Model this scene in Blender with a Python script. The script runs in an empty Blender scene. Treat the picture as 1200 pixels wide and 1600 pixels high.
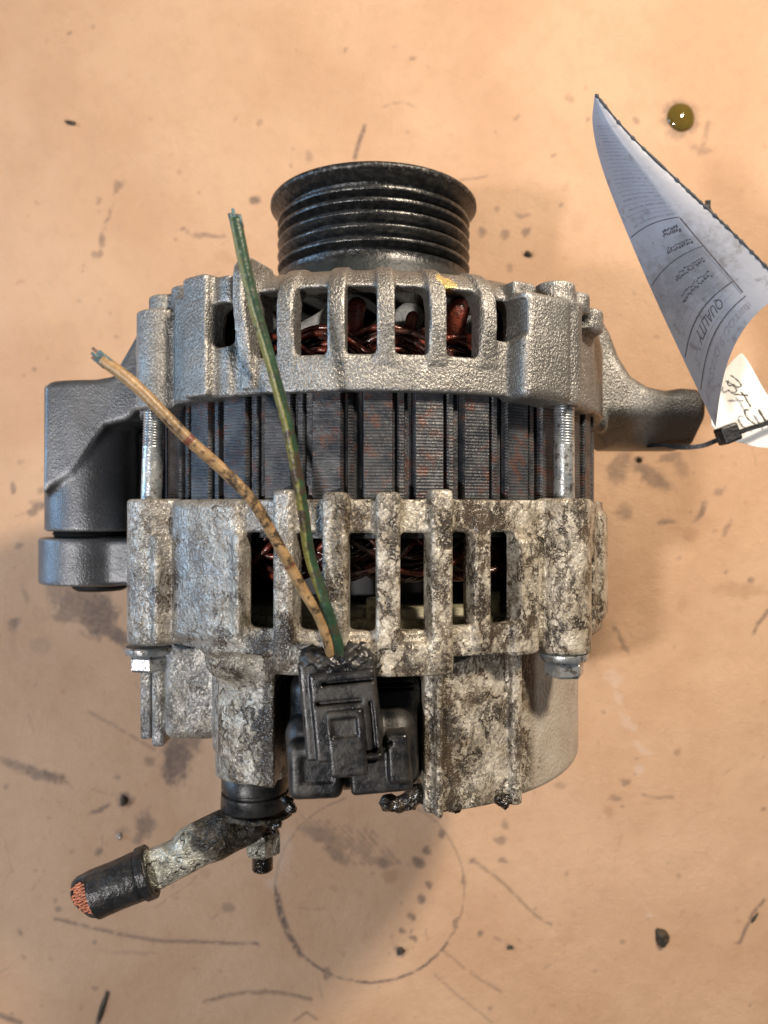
import bpy, math, random
import numpy as np
from mathutils import Vector, Matrix

random.seed(4); rng = np.random.default_rng(4)
# Working unit: 1 u = 0.185 mm.  X right, Y towards the pulley, Z up; the shaft axis is at height GZ above the bench.
U = 0.000185
GZ = 385.0            # height of the shaft axis above the bench
D = 1155.0            # height of the camera above the shaft axis
X0 = -18.0            # shaft axis x
R_ = math.radians

# ------------------------------------------------------------------ scene, camera, world, lights
sc = bpy.context.scene
sc.render.engine = 'CYCLES'
COL = sc.collection
sc.view_settings.view_transform = 'Standard'
sc.view_settings.look = 'None'
sc.view_settings.exposure = 0.0
sc.view_settings.gamma = 1.0

cd = bpy.data.cameras.new('camera'); cam = bpy.data.objects.new('camera', cd); COL.objects.link(cam)
cam.location = (0, 0, (D + GZ) * U); cam.rotation_euler = (0, 0, 0)
cd.sensor_fit = 'VERTICAL'; cd.sensor_height = 36.0; cd.lens = 36.0 * D / 1600.0
cd.clip_start = 0.005; cd.clip_end = 20
cd.dof.use_dof = True; cd.dof.focus_distance = (D - 285) * U; cd.dof.aperture_fstop = 18
sc.camera = cam

w = bpy.data.worlds.new('World'); sc.world = w; w.use_nodes = True
bg = w.node_tree.nodes['Background']; bg.inputs[0].default_value = (0.80, 0.90, 1.0, 1); bg.inputs[1].default_value = 0.04

def area(name, loc_u, tgt_u, sx, sy, power, col):
    l = bpy.data.lights.new(name, 'AREA'); l.shape = 'RECTANGLE'; l.size = sx; l.size_y = sy
    l.energy = power; l.color = col
    o = bpy.data.objects.new(name, l); COL.objects.link(o)
    a = Vector(loc_u) * U; t = Vector(tgt_u) * U
    o.location = a; o.rotation_euler = (t - a).to_track_quat('-Z', 'Y').to_euler()
    return o
# warm ceiling lamp up and to the right, cooler window light from the lower left
area('warm_workshop_lamp', (1350, 1900, 2400), (0, 0, 150), 0.07, 0.07, 4.8, (1.0, 0.85, 0.68))
area('cool_window_light', (-1900, -900, 4100), (0, 0, 150), 0.045, 0.045, 3.9, (1.0, 0.95, 0.93))
area('cool_doorway_light', (-4200, 300, 1500), (0, 0, 250), 0.30, 0.20, 3.0, (0.42, 0.68, 1.0))

# ------------------------------------------------------------------ node helpers
class NT:
    def __init__(s, name):
        s.m = bpy.data.materials.new(name); s.m.use_nodes = True
        s.t = s.m.node_tree; s.b = s.t.nodes['Principled BSDF']
    def n(s, typ, **kw):
        nd = s.t.nodes.new(typ)
        for k, v in kw.items(): setattr(nd, k, v)
        return nd
    def link(s, a, b): s.t.links.new(a, b)
    def put(s, sock, v):
        if isinstance(v, bpy.types.NodeSocket): s.link(v, sock)
        elif isinstance(v, (tuple, list)) and len(v) == 3 and sock.type == 'RGBA': sock.default_value = (*v, 1)
        else: sock.default_value = v
    def set(s, **kw):
        for k, v in kw.items(): s.put(s.b.inputs[k.replace('_', ' ')], v)
    def coords(s, scale=(1, 1, 1), rnd=0.0):       # object space in 100-unit steps
        tc = s.n('ShaderNodeTexCoord'); mp = s.n('ShaderNodeMapping')
        s.link(tc.outputs['Object'], mp.inputs[0])
        mp.inputs['Scale'].default_value = tuple(v / U / 100 for v in scale)
        if rnd:
            oi = s.n('ShaderNodeObjectInfo')
            s.link(s.math('MULTIPLY', oi.outputs['Random'], rnd), mp.inputs['Location'])
        return mp.outputs[0]
    def noise(s, co, scale, detail=3, rough=0.55, dist=0.0, col=False):
        nd = s.n('ShaderNodeTexNoise'); s.link(co, nd.inputs['Vector'])
        nd.inputs['Scale'].default_value = scale; nd.inputs['Detail'].default_value = detail
        nd.inputs['Roughness'].default_value = rough; nd.inputs['Distortion'].default_value = dist
        return nd.outputs['Color' if col else 'Fac']
    def voro(s, co, scale, feature='F1', out='Distance'):
        nd = s.n('ShaderNodeTexVoronoi', feature=feature); s.link(co, nd.inputs['Vector'])
        nd.inputs['Scale'].default_value = scale
        return nd.outputs[out]
    def math(s, op, a, b=0.0, c=None, clamp=False):
        nd = s.n('ShaderNodeMath', operation=op, use_clamp=clamp)
        s.put(nd.inputs[0], a); s.put(nd.inputs[1], b)
        if c is not None: s.put(nd.inputs[2], c)
        return nd.outputs[0]
    def vmath(s, op, a, b):
        nd = s.n('ShaderNodeVectorMath', operation=op)
        s.put(nd.inputs[0], a); s.put(nd.inputs[1], b)
        return nd.outputs['Value' if op in ('DISTANCE', 'LENGTH', 'DOT_PRODUCT') else 0]
    def ramp(s, v, lo, hi, smooth=True):            # 0..1 between lo and hi (lo may exceed hi)
        nd = s.n('ShaderNodeMapRange'); nd.interpolation_type = 'SMOOTHSTEP' if smooth else 'LINEAR'
        s.put(nd.inputs[0], v)
        if lo <= hi: nd.inputs[1].default_value = lo; nd.inputs[2].default_value = hi; nd.inputs[3].default_value = 0; nd.inputs[4].default_value = 1
        else: nd.inputs[1].default_value = hi; nd.inputs[2].default_value = lo; nd.inputs[3].default_value = 1; nd.inputs[4].default_value = 0
        return nd.outputs[0]
    def mix(s, f, a, b):
        nd = s.n('ShaderNodeMix', data_type='RGBA'); s.put(nd.inputs[0], f); s.put(nd.inputs[6], a); s.put(nd.inputs[7], b)
        return nd.outputs[2]
    def mixf(s, f, a, b):
        nd = s.n('ShaderNodeMix', data_type='FLOAT'); s.put(nd.inputs[0], f); s.put(nd.inputs[2], a); s.put(nd.inputs[3], b)
        return nd.outputs[0]
    def bump(s, h, dist, strength=1.0, prev=None):
        nd = s.n('ShaderNodeBump'); s.put(nd.inputs['Height'], h); nd.inputs['Distance'].default_value = dist * U
        nd.inputs['Strength'].default_value = strength
        if prev is not None: s.link(prev, nd.inputs['Normal'])
        return nd.outputs[0]
    def sep(s, co):
        nd = s.n('ShaderNodeSeparateXYZ'); s.link(co, nd.inputs[0]); return nd.outputs
    def attr(s, name):
        nd = s.n('ShaderNodeAttribute', attribute_name=name); sp = s.n('ShaderNodeSeparateColor'); s.link(nd.outputs['Color'], sp.inputs[0])
        return sp.outputs

def mat_cast(name, base=(0.30, 0.292, 0.272), grain=1.0, mark=None):
    t = NT(name); co = t.coords()
    st = t.coords((1.0, 0.72, 1.0))
    g = t.noise(st, 40, 2, 0.55); g2 = t.noise(st, 55, 2, 0.6); big = t.noise(co, 1.6, 4)
    mid = t.noise(co, 6, 3)
    c = t.mix(t.ramp(big, 0.3, 0.7), tuple(v * 0.80 for v in base), tuple(v * 1.18 for v in base))
    c = t.mix(t.ramp(g, 0.34, 0.62), t.mix(0.5, c, (0.10, 0.098, 0.095)), c)
    c = t.mix(t.math('MULTIPLY', t.ramp(mid, 0.62, 0.75), 0.5), c, (0.16, 0.14, 0.12))
    # tiny black pits
    pit = t.math('MULTIPLY', t.ramp(t.voro(co, 6.5), 0.10, 0.05), t.ramp(t.noise(co, 3.1, 1), 0.56, 0.62))
    c = t.mix(pit, c, (0.02, 0.018, 0.016))
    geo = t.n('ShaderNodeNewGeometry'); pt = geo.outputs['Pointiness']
    c = t.mix(t.math('MULTIPLY', t.ramp(pt, 0.515, 0.56), 0.55), c, (0.62, 0.60, 0.57))
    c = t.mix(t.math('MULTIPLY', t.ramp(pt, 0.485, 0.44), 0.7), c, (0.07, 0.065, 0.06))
    xx = t.math('ADD', t.sep(co)[0], t.math('MULTIPLY', t.math('SUBTRACT', t.noise(co, 3, 3), 0.5), 0.35))
    tip = t.ramp(xx, 4.00, 4.62)
    c = t.mix(t.math('MULTIPLY', tip, 0.95), c, (0.010, 0.009, 0.008))
    if mark:
        for (mx, my, mz, rad, colr) in mark:
            cc = t.vmath('DISTANCE', co, (mx / 100, my / 100, mz / 100))
            cc = t.math('ADD', cc, t.math('MULTIPLY', t.math('SUBTRACT', t.noise(co, 12, 2), 0.5), 0.12))
            c = t.mix(t.ramp(cc, rad / 100, rad / 100 - 0.04), c, colr)
    h = t.math('ADD', g, t.math('MULTIPLY', g2, 0.45))
    h = t.math('MULTIPLY', h, t.mixf(t.ramp(t.noise(co, 1.9, 3), 0.35, 0.65), 0.65, 1.25))
    nrm = t.bump(h, 1.8 * grain, 1.0)
    nrm = t.bump(mid, 2, 0.15, nrm)
    t.set(Base_Color=c, Metallic=t.mixf(tip, 0.75, 0.1), Roughness=t.mixf(g2, 0.36, 0.52), Normal=nrm)
    return t.m

def mat_grimy(name):
    t = NT(name); co = t.coords(); xyz = t.sep(co)
    warp = t.vmath('ADD', co, t.vmath('MULTIPLY', t.noise(co, 4.0, 4, 0.65, col=True), (0.50, 0.75, 0.50)))
    stw = t.n('ShaderNodeMapping'); t.link(warp, stw.inputs[0]); stw.inputs['Scale'].default_value = (1, 0.52, 1); wv = stw.outputs[0]
    # dirt grows from the cleaner left flank to the oily middle and right
    side = t.math('ADD', xyz[0], t.math('MULTIPLY', t.math('SUBTRACT', t.noise(co, 1.2, 3), 0.5), 2.4))
    oily = t.ramp(side, -1.9, 0.2)
    g = t.noise(t.coords((1, 0.75, 1)), 27, 2, 0.6)
    big = t.noise(co, 2.3, 5, 0.62)
    base = t.mix(t.ramp(big, 0.35, 0.65), (0.20, 0.21, 0.22), (0.34, 0.345, 0.355))
    tan = t.mix(t.ramp(t.noise(co, 3.1, 4), 0.38, 0.6), (0.66, 0.61, 0.51), (0.46, 0.405, 0.31))
    e1 = t.voro(wv, 3.4, 'DISTANCE_TO_EDGE'); e2 = t.voro(wv, 7.5, 'DISTANCE_TO_EDGE')
    heavy = t.math('MAXIMUM', oily, t.math('MULTIPLY', t.ramp(t.vmath('DISTANCE', t.vmath('MULTIPLY', co, (1, 0.35, 0.3)), (-1.35, -0.84, 1.83)), 0.85, 0.45), 1.0))
    heavy = t.math('MAXIMUM', heavy, t.math('MULTIPLY', t.ramp(t.noise(co, 1.4, 4, 0.6), 0.40, 0.56), 0.5))
    st1 = t.coords((1, 0.6, 1))
    m1 = t.ramp(t.math('ADD', t.noise(co, 1.9, 4, 0.6), t.math('MULTIPLY', heavy, 0.08)), 0.50, 0.64); m2 = t.ramp(t.math('ADD', t.noise(st1, 3.0, 4, 0.6), t.math('MULTIPLY', heavy, 0.06)), 0.52, 0.64)
    vn = t.math('ABSOLUTE', t.math('SUBTRACT', t.noise(wv, 2.6, 5, 0.60), 0.5))
    vn3 = t.math('ABSOLUTE', t.math('SUBTRACT', t.noise(wv, 5.5, 4, 0.60), 0.5))
    cr0 = t.math('MULTIPLY', t.ramp(vn, 0.030, 0.010), t.math('MAXIMUM', m2, 0.35))
    cr1 = t.math('MULTIPLY', t.ramp(e1, 0.055, 0.018), m1)
    cr2 = t.math('MULTIPLY', t.ramp(e2, 0.085, 0.03), t.math('MULTIPLY', m2, t.mixf(heavy, 0.5, 0.95)))
    cr3 = t.math('MULTIPLY', t.ramp(vn3, 0.036, 0.010), t.math('MULTIPLY', t.mixf(heavy, 0.55, 0.8), t.ramp(t.noise(co, 2.7, 3), 0.40, 0.58)))
    crack = t.math('MAXIMUM', t.math('MAXIMUM', cr0, cr3), t.math('MAXIMUM', t.math('MULTIPLY', cr1, t.mixf(heavy, 0.35, 1.0)), cr2))
    halo = t.math('MULTIPLY', t.math('MAXIMUM', t.math('MULTIPLY', t.ramp(vn, 0.085, 0.01), m2), t.math('MULTIPLY', t.ramp(e1, 0.17, 0.02), m1)), t.mixf(heavy, 0.30, 0.50))
    spk = t.ramp(t.noise(wv, 6, 4, 0.7), 0.62, 0.68)
    spk = t.math('MULTIPLY', spk, t.math('MULTIPLY', t.ramp(t.noise(co, 1.7, 3), 0.46, 0.58), t.mixf(heavy, 0.25, 0.8)))
    # runs of black oil sludge beside the terminal tower, on the right panel and along the frame
    patch = None
    for (qx, qy, qz, sy, r0) in ((-1.12, -2.5, 6.2, 0.40, 0.40), (-1.0, -1.55, 6.9, 0.6, 0.30), (0.92, -2.6, 6.8, 0.22, 0.22), (1.78, -2.6, 6.3, 0.16, 0.20), (1.38, -1.45, 6.8, 0.5, 0.24), (1.30, -0.02, 6.9, 0.8, 0.30), (-2.0, -1.62, 6.2, 0.8, 0.22)):
        d = t.vmath('DISTANCE', t.vmath('MULTIPLY', co, (1, sy, 0.4)), (qx, qy * sy, qz * 0.4))
        d = t.math('ADD', d, t.math('MULTIPLY', t.math('SUBTRACT', t.noise(wv, 4, 5, 0.72), 0.5), 1.5))
        pm = t.ramp(d, r0, r0 - 0.16); patch = pm if patch is None else t.math('MAXIMUM', patch, pm)
    dirt = t.math('MAXIMUM', t.math('MAXIMUM', crack, spk), patch)
    c = t.mix(t.mixf(heavy, 0.18, 0.92), base, tan)
    brown = t.math('MULTIPLY', t.ramp(t.noise(co, 4.3, 5, 0.65), 0.52, 0.66), t.mixf(oily, 0.25, 0.60))
    c = t.mix(brown, c, (0.24, 0.18, 0.115))
    c = t.mix(halo, c, (0.12, 0.085, 0.052))
    c = t.mix(t.ramp(g, 0.34, 0.56), t.mix(0.40, c, (0.12, 0.105, 0.09)), c)
    c = t.mix(t.math('MULTIPLY', dirt, 0.94), c, t.mix(t.ramp(big, 0.42, 0.6), (0.050, 0.034, 0.020), (0.020, 0.016, 0.013)))
    # clean, smooth skin of the rounded end shell to the right
    clean = t.math('MULTIPLY', t.ramp(xyz[0], 1.92, 2.10), t.ramp(xyz[1], -1.72, -1.84))
    speck = t.math('MULTIPLY', t.ramp(t.noise(wv, 4.5, 4, 0.7), 0.64, 0.70), 0.8)
    cl = t.mix(t.ramp(t.noise(co, 2.0, 4), 0.35, 0.65), (0.37, 0.325, 0.265), (0.44, 0.40, 0.34))
    cl = t.mix(speck, cl, (0.10, 0.085, 0.07))
    c = t.mix(clean, c, cl)
    red = t.vmath('DISTANCE', co, (-1.42, -2.70, 6.08)); c = t.mix(t.ramp(red, 0.07, 0.04), c, (0.35, 0.02, 0.02))
    nrm = t.bump(g, t_h(2.2), 1.0)
    lump = t.math('ADD', t.math('MULTIPLY', t.noise(wv, 6, 2, 0.5), 0.8), t.math('MULTIPLY', crack, -0.25))
    b2 = t.n('ShaderNodeBump'); t.link(lump, b2.inputs['Height']); b2.inputs['Distance'].default_value = 2.6 * U
    t.link(t.mixf(clean, 1.0, 0.15), b2.inputs['Strength']); t.link(nrm, b2.inputs['Normal'])
    t.set(Base_Color=c, Metallic=t.mixf(t.math('MAXIMUM', dirt, t.math('MULTIPLY', clean, .7)), t.mixf(heavy, 0.55, 0.25), 0.0), Roughness=t.mixf(dirt, t.mixf(clean, 0.36, 0.55), 0.22), Normal=b2.outputs[0])
    return t.m
def t_h(v): return v

def mat_simple(name, col, rough=0.5, metal=0.0, var=0.25, nscale=5, bump=0.0, bscale=20, coat=0.0, dark=None, rnd=0.0, spec=None):
    t = NT(name); co = t.coords(rnd=rnd)
    n = t.noise(co, nscale, 4, 0.6)
    c = t.mix(t.ramp(n, 0.3, 0.7), tuple(v * (1 - var) for v in col), tuple(min(1, v * (1 + var)) for v in col))
    if dark is not None:
        c = t.mix(t.ramp(t.noise(co, nscale * 1.7, 4, 0.65), 0.52, 0.64), c, dark)
    t.set(Base_Color=c, Metallic=metal, Roughness=t.mixf(n, max(0.02, rough - 0.08), rough + 0.10))
    if spec is not None: t.set(Specular_IOR_Level=spec)
    if coat: t.set(Coat_Weight=coat, Coat_Roughness=0.15)
    if bump: t.set(Normal=t.bump(t.noise(co, bscale, 3, 0.6), bump))
    return t.m

M = {}
YM = (30.0, 0, 0)
M['cast'] = mat_cast('cast_aluminium', mark=[(87, 258, 706, 15, (0.62, 0.50, 0.22))])
M['cast_dull'] = mat_cast('dull_cast_aluminium', base=(0.15, 0.155, 0.165), grain=0.35)
M['grimy'] = mat_grimy('oil_stained_cast_aluminium')
M['inner'] = mat_simple('pale_inner_casting', (0.62, 0.60, 0.54), 0.5, 0.1, bump=2, coat=0)
M['rubber'] = mat_simple('blackened_bushing', (0.006, 0.0055, 0.005), 0.6, 0.0, 0.5, 4, bump=1.5, bscale=9, spec=0.25)

def mat_pulley():
    t = NT('worn_black_pulley_steel'); co = t.coords(); xyz = t.sep(co)
    n = t.noise(co, 9, 4, 0.65); s = t.noise(t.coords((1, 9, 1)), 7, 3, 0.6)
    c = t.mix(t.ramp(n, 0.35, 0.7), (0.035, 0.037, 0.039), (0.095, 0.094, 0.09))
    c = t.mix(t.math('MULTIPLY', t.ramp(t.noise(co, 14, 3, .7), 0.62, 0.70), 0.6), c, (0.20, 0.18, 0.15))
    hub = t.ramp(xyz[1], 3.52, 3.42)
    c = t.mix(hub, c, (0.018, 0.022, 0.022))
    t.set(Base_Color=c, Metallic=t.mixf(hub, 0.7, 0.1), Roughness=t.mixf(hub, t.mixf(s, 0.20, 0.40), 0.5), Normal=t.bump(n, 2.0, 0.8))
    return t.m
M['pulley'] = mat_pulley()
M['pulley_rim'] = mat_simple('scuffed_pulley_rim', (0.03, 0.03, 0.03), 0.38, 0.5, 0.4, 10, bump=1.2, dark=(0.16, 0.15, 0.14))

def mat_core():
    t = NT('oily_laminated_steel'); co = t.coords(rnd=37.0); xyz = t.sep(co)
    n = t.noise(co, 3.0, 4, 0.65); f = t.noise(co, 22, 3, 0.7)
    c = t.mix(t.ramp(n, 0.35, 0.65), (0.022, 0.026, 0.034), (0.075, 0.078, 0.083))
    st = t.noise(t.coords((1, 6, 1), rnd=11), 6, 3, 0.6)
    c = t.mix(t.math('MULTIPLY', t.ramp(t.noise(co, 13, 4, 0.7), .52, .68), 0.35), c, (0.11, 0.108, 0.105))
    yy = t.ramp(xyz[1], 0.40, 0.80)
    rust = t.math('MULTIPLY', t.ramp(t.noise(co, 5.5, 5, 0.7), 0.50, 0.64), t.math('MULTIPLY', yy, t.ramp(t.noise(co, 1.5, 2), 0.40, 0.52)))
    c = t.mix(t.math('MULTIPLY', rust, 0.6), c, (0.12, 0.038, 0.018))
    t.set(Base_Color=c, Metallic=0.25, Roughness=t.mixf(f, 0.25, 0.5), Normal=t.bump(f, 1.1))
    return t.m
M['core'] = mat_core()
M['core_dark'] = mat_simple('oily_core_back', (0.028, 0.030, 0.034), 0.35, 0.2, 0.4, 4, bump=2, bscale=14)
def mat_zinc():
    t = NT('zinc_plated_bolt_steel'); co = t.coords(); n = t.noise(co, 6, 4, 0.65)
    c = t.mix(t.ramp(n, 0.35, 0.6), (0.36, 0.39, 0.42), (0.56, 0.58, 0.58))
    c = t.mix(t.math('MULTIPLY', t.ramp(t.noise(co, 11, 4, 0.7), 0.54, 0.62), 0.8), c, (0.10, 0.07, 0.045))
    t.set(Base_Color=c, Metallic=0.75, Roughness=0.33, Normal=t.bump(n, 1.5))
    return t.m
M['zinc'] = mat_zinc()
M['copper_red'] = mat_simple('red_varnished_winding', (0.17, 0.032, 0.016), 0.28, 0.15, 0.5, 6, bump=2.2, bscale=12, coat=0.5, dark=(0.020, 0.010, 0.008), rnd=9)
M['copper_black'] = mat_simple('black_varnished_winding', (0.050, 0.022, 0.018), 0.16, 0.2, 0.5, 6, bump=1.8, bscale=12, coat=0.9, dark=(0.10, 0.02, 0.01), rnd=9)
M['sleeve'] = mat_simple('red_insulating_sleeve', (0.17, 0.032, 0.016), 0.40, 0, 0.35, 8, bump=2, coat=0.3, dark=(0.06, 0.02, 0.015))
M['rotor'] = mat_simple('dark_rotor_steel', (0.012, 0.010, 0.010), 0.5, 0.1, 0.5, 4)
M['beige'] = mat_simple('stained_beige_plastic', (0.30, 0.28, 0.19), 0.4, 0, 0.25, 6, bump=2, dark=(0.12, 0.11, 0.06), coat=0.2)

def mat_black_plastic():
    t = NT('oily_black_plastic'); co = t.coords()
    n = t.noise(co, 3.2, 5, 0.65); f = t.noise(co, 16, 4, 0.7)
    c = t.mix(t.ramp(n, 0.35, 0.68), (0.008, 0.0085, 0.010), (0.034, 0.031, 0.027))
    c = t.mix(t.math('MULTIPLY', t.ramp(f, 0.62, 0.72), 0.3), c, (0.045, 0.04, 0.033))
    h = t.math('ADD', t.math('MULTIPLY', n, 0.8), t.math('MULTIPLY', f, 0.6))
    t.set(Base_Color=c, Roughness=t.mixf(t.ramp(n, 0.3, 0.7), 0.24, 0.50), Normal=t.bump(h, 1.0))
    return t.m
M['plastic'] = mat_black_plastic()
M['sludge'] = mat_simple('black_oil_sludge', (0.012, 0.010, 0.009), 0.2, 0, 0.5, 8, bump=6, bscale=11, coat=0.5, dark=(0.05, 0.035, 0.02))
M['insulation'] = mat_simple('black_cable_insulation', (0.014, 0.0145, 0.016), 0.36, 0, 0.4, 5, bump=2.0, bscale=12, dark=(0.03, 0.027, 0.024))
M['bare_copper'] = mat_simple('bare_copper_strands', (0.33, 0.11, 0.05), 0.45, 0.4, 0.3, 12, bump=1, dark=(0.30, 0.08, 0.04))

def mat_lug():
    t = NT('tinned_cable_lug'); co = t.coords(); xyz = t.sep(co)
    wv = t.vmath('ADD', co, t.vmath('MULTIPLY', t.noise(co, 6, 3, col=True), (0.3, 0.3, 0.3)))
    n = t.noise(wv, 5, 4, 0.6)
    c = t.mix(t.ramp(n, 0.35, 0.65), (0.50, 0.50, 0.43), (0.24, 0.24, 0.20))
    e = t.math('MULTIPLY', t.ramp(t.voro(wv, 3.5, 'DISTANCE_TO_EDGE'), 0.05, 0.01), t.ramp(t.noise(co, 3.5, 3), 0.42, 0.54))
    c = t.mix(e, c, (0.03, 0.026, 0.02))
    # dirty towards the stud
    dd = t.math('ADD', t.math('ADD', xyz[0], t.math('MULTIPLY', xyz[1], 0.9)), t.math('MULTIPLY', t.noise(wv, 4, 4, .65), 0.9))
    dirt = t.ramp(dd, -0.62, -0.36)
    c = t.mix(dirt, c, t.mix(t.ramp(t.noise(wv, 9, 4), 0.45, 0.6), (0.020, 0.017, 0.012), (0.085, 0.070, 0.048)))
    t.set(Base_Color=c, Metallic=t.mixf(dirt, 0.55, 0.05), Roughness=0.38, Normal=t.bump(t.noise(wv, 6, 4, 0.65), 9.0))
    return t.m
M['lug'] = mat_lug()

def mat_wire(name, base, stripe=None, spots=None):
    t = NT(name); co = t.coords(); n = t.noise(co, 5, 4, 0.65)
    c = t.mix(t.ramp(n, 0.35, 0.65), tuple(v * 0.75 for v in base), tuple(v * 1.2 for v in base))
    at = t.attr('ring')
    if stripe: c = t.mix(t.ramp(t.math('ADD', at[0], t.math('MULTIPLY', t.math('SUBTRACT', n, .5), .16)), 0.50, 0.54), c, stripe)
    if spots: c = t.mix(t.math('MULTIPLY', t.ramp(t.math('ADD', at[1], t.math('MULTIPLY', t.math('SUBTRACT', n, .5), 0.5)), 0.45, 0.62), 0.85), c, spots)
    c = t.mix(t.ramp(t.math('ADD', t.noise(co, 7, 5, 0.7), t.math('MULTIPLY', at[2], 0.13)), 0.53, 0.66), c, (0.05, 0.035, 0.022))
    t.set(Base_Color=c, Roughness=t.mixf(n, 0.3, 0.5), Normal=t.bump(t.noise(co, 12, 3), 1.2))
    return t.m
M['wire_tan'] = mat_wire('tan_wire_insulation', (0.30, 0.19, 0.088), spots=(0.12, 0.022, 0.012))
M['wire_green'] = mat_wire('green_yellow_wire_insulation', (0.024, 0.056, 0.030), stripe=(0.17, 0.165, 0.035))
M['verdigris'] = mat_simple('corroded_blue_copper', (0.09, 0.16, 0.17), 0.6, 0.1, 0.5, 14, bump=2, dark=(0.22, 0.11, 0.06))
M['tie'] = mat_simple('black_nylon_tie', (0.012, 0.013, 0.016), 0.42, 0, 0.3, 6, bump=1)
M['ink'] = mat_simple('faded_black_print', (0.10, 0.10, 0.12), 0.7, 0, 0.3, 20)
M['ink_pale'] = mat_simple('smeared_grey_print', (0.30, 0.30, 0.35), 0.7, 0, 0.2, 20)
M['marker'] = mat_simple('black_marker_ink', (0.03, 0.035, 0.03), 0.5, 0, 0.3, 12)
def mat_paper(name, c0, dirtcol, amt):
    t = NT(name); co = t.coords(); n = t.noise(co, 2.2, 4, 0.6)
    c = t.mix(t.ramp(n, 0.3, 0.7), c0, tuple(v * 0.92 for v in c0))
    c = t.mix(t.math('MULTIPLY', t.ramp(t.noise(co, 5, 5, 0.7), 0.55, 0.68), amt), c, dirtcol)
    if amt > 0.3:
        d = t.vmath('DISTANCE', t.vmath('MULTIPLY', co, (1, 1, 0.0)), (-1.15, 1.50, 0))
        sm = t.math('MULTIPLY', t.ramp(t.math('ADD', d, t.math('MULTIPLY', t.math('SUBTRACT', t.noise(co, 6, 5, .7), .5), 1.6)), 0.62, 0.10), 0.5)
        c = t.mix(sm, c, dirtcol)
    t.set(Base_Color=c, Roughness=0.42, Normal=t.bump(n, 1.2))
    return t.m
M['paper'] = mat_paper('glossy_label_paper', (0.37, 0.39, 0.45), (0.15, 0.14, 0.135), 0.55)
M['paper_white'] = mat_paper('white_card', (0.86, 0.86, 0.84), (0.55, 0.52, 0.48), 0.2)
M['paper_edge'] = mat_simple('grimy_paper_edge', (0.05, 0.055, 0.06), 0.6)

# ------------------------------------------------------------------ object helpers
ORG = {}
def empty(name, loc, label, cat, group=None):
    o = bpy.data.objects.new(name, None); COL.objects.link(o); o.location = Vector(loc) * U
    o.empty_display_size = 0.01
    o['label'] = label; o['category'] = cat
    if group: o['group'] = group
    ORG[o.name] = Vector(loc); return o
def mesh_obj(name, v, f, mat, parent=None, smooth=True, sharp=None, normals=None, org=None):
    """v in scene units (x, y, z above bench); parent: object whose origin is known"""
    v = np.asarray(v, dtype=np.float64)
    base = Vector((0, 0, 0))
    if parent is not None: base = ORG[parent.name]
    elif org is not None: base = Vector(org)
    me = bpy.data.meshes.new(name)
    vv = (v - np.array(base)) * U
    if isinstance(f, np.ndarray):
        me.vertices.add(len(vv)); me.vertices.foreach_set('co', vv.astype(np.float32).ravel())
        k = f.shape[1]; me.loops.add(f.size); me.loops.foreach_set('vertex_index', f.astype(np.int32).ravel())
        me.polygons.add(len(f)); me.polygons.foreach_set('loop_start', (np.arange(len(f)) * k).astype(np.int32))
        me.update(calc_edges=True); me.validate()
    else:
        me.from_pydata([tuple(p) for p in vv], [], f); me.validate(); me.update()
    if smooth: me.polygons.foreach_set('use_smooth', [True] * len(me.polygons))
    if sharp and smooth: me.set_sharp_from_angle(angle=R_(sharp))
    if normals is not None: me.normals_split_custom_set_from_vertices(normals.tolist())
    mats = mat if isinstance(mat, (list, tuple)) else [mat]
    for m_ in mats: me.materials.append(m_)
    o = bpy.data.objects.new(name, me); COL.objects.link(o)
    if parent is not None: o.parent = parent
    else: o.location = base * U
    ORG[o.name] = base
    return o
def tag(o, label, cat, group=None, kind=None):
    if kind: o['kind'] = kind
    if label: o['label'] = label
    if cat: o['category'] = cat
    if group: o['group'] = group
def part(name, v, f, mat, parent, **k):
    """child whose own origin coincides with its parent's"""
    return mesh_obj(name, v, f, mat, parent, **k)

# pixel-ray to point at height z above the shaft axis (photo measured at 1200x1600)
def P(px, py, z): s = (D - z) / D; return ((px - 600) * s, (800 - py) * s, z + GZ)
def thof(px, r):
    lo, hi = R_(-68), R_(68)
    for _ in range(40):
        m = (lo + hi) / 2
        if 600 + (X0 + r * math.sin(m)) * D / (D - r * math.cos(m)) < px: lo = m
        else: hi = m
    return (lo + hi) / 2
def yof(py, z): return (800 - py) * (D - z) / D

# lathe about the Y direction through (cx, cz)
def lathe(profile, cx, cz, seg=96, closed=True, a0=0, a1=2 * math.pi):
    v = []; f = []; n = len(profile); full = abs(a1 - a0 - 2 * math.pi) < 1e-6
    cnt = seg if full else seg + 1
    for i in range(cnt):
        a = a0 + (a1 - a0) * i / seg
        for (y, r) in profile: v.append((cx + r * math.sin(a), y, cz + r * math.cos(a)))
    for i in range(seg):
        j = (i + 1) % cnt
        for k in range(n if closed else n - 1):
            k2 = (k + 1) % n
            f.append((i * n + k, i * n + k2, j * n + k2, j * n + k))
    return v, f
def merge(*vf):
    V = []; F = []
    for v, f in vf:
        b = len(V); V += list(v); F += [tuple(i + b for i in q) for q in f]
    return V, F
def catmull(pts, n):
    pts = [Vector(p) for p in pts]; q = [pts[0] * 2 - pts[1]] + pts + [pts[-1] * 2 - pts[-2]]; out = []
    for i in range(1, len(q) - 2):
        for k in range(n):
            t = k / n; a, b, c, d = q[i - 1], q[i], q[i + 1], q[i + 2]
            out.append(0.5 * ((2 * b) + (-a + c) * t + (2 * a - 5 * b + 4 * c - d) * t * t + (-a + 3 * b - 3 * c + d) * t ** 3))
    out.append(pts[-1]); return out
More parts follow.
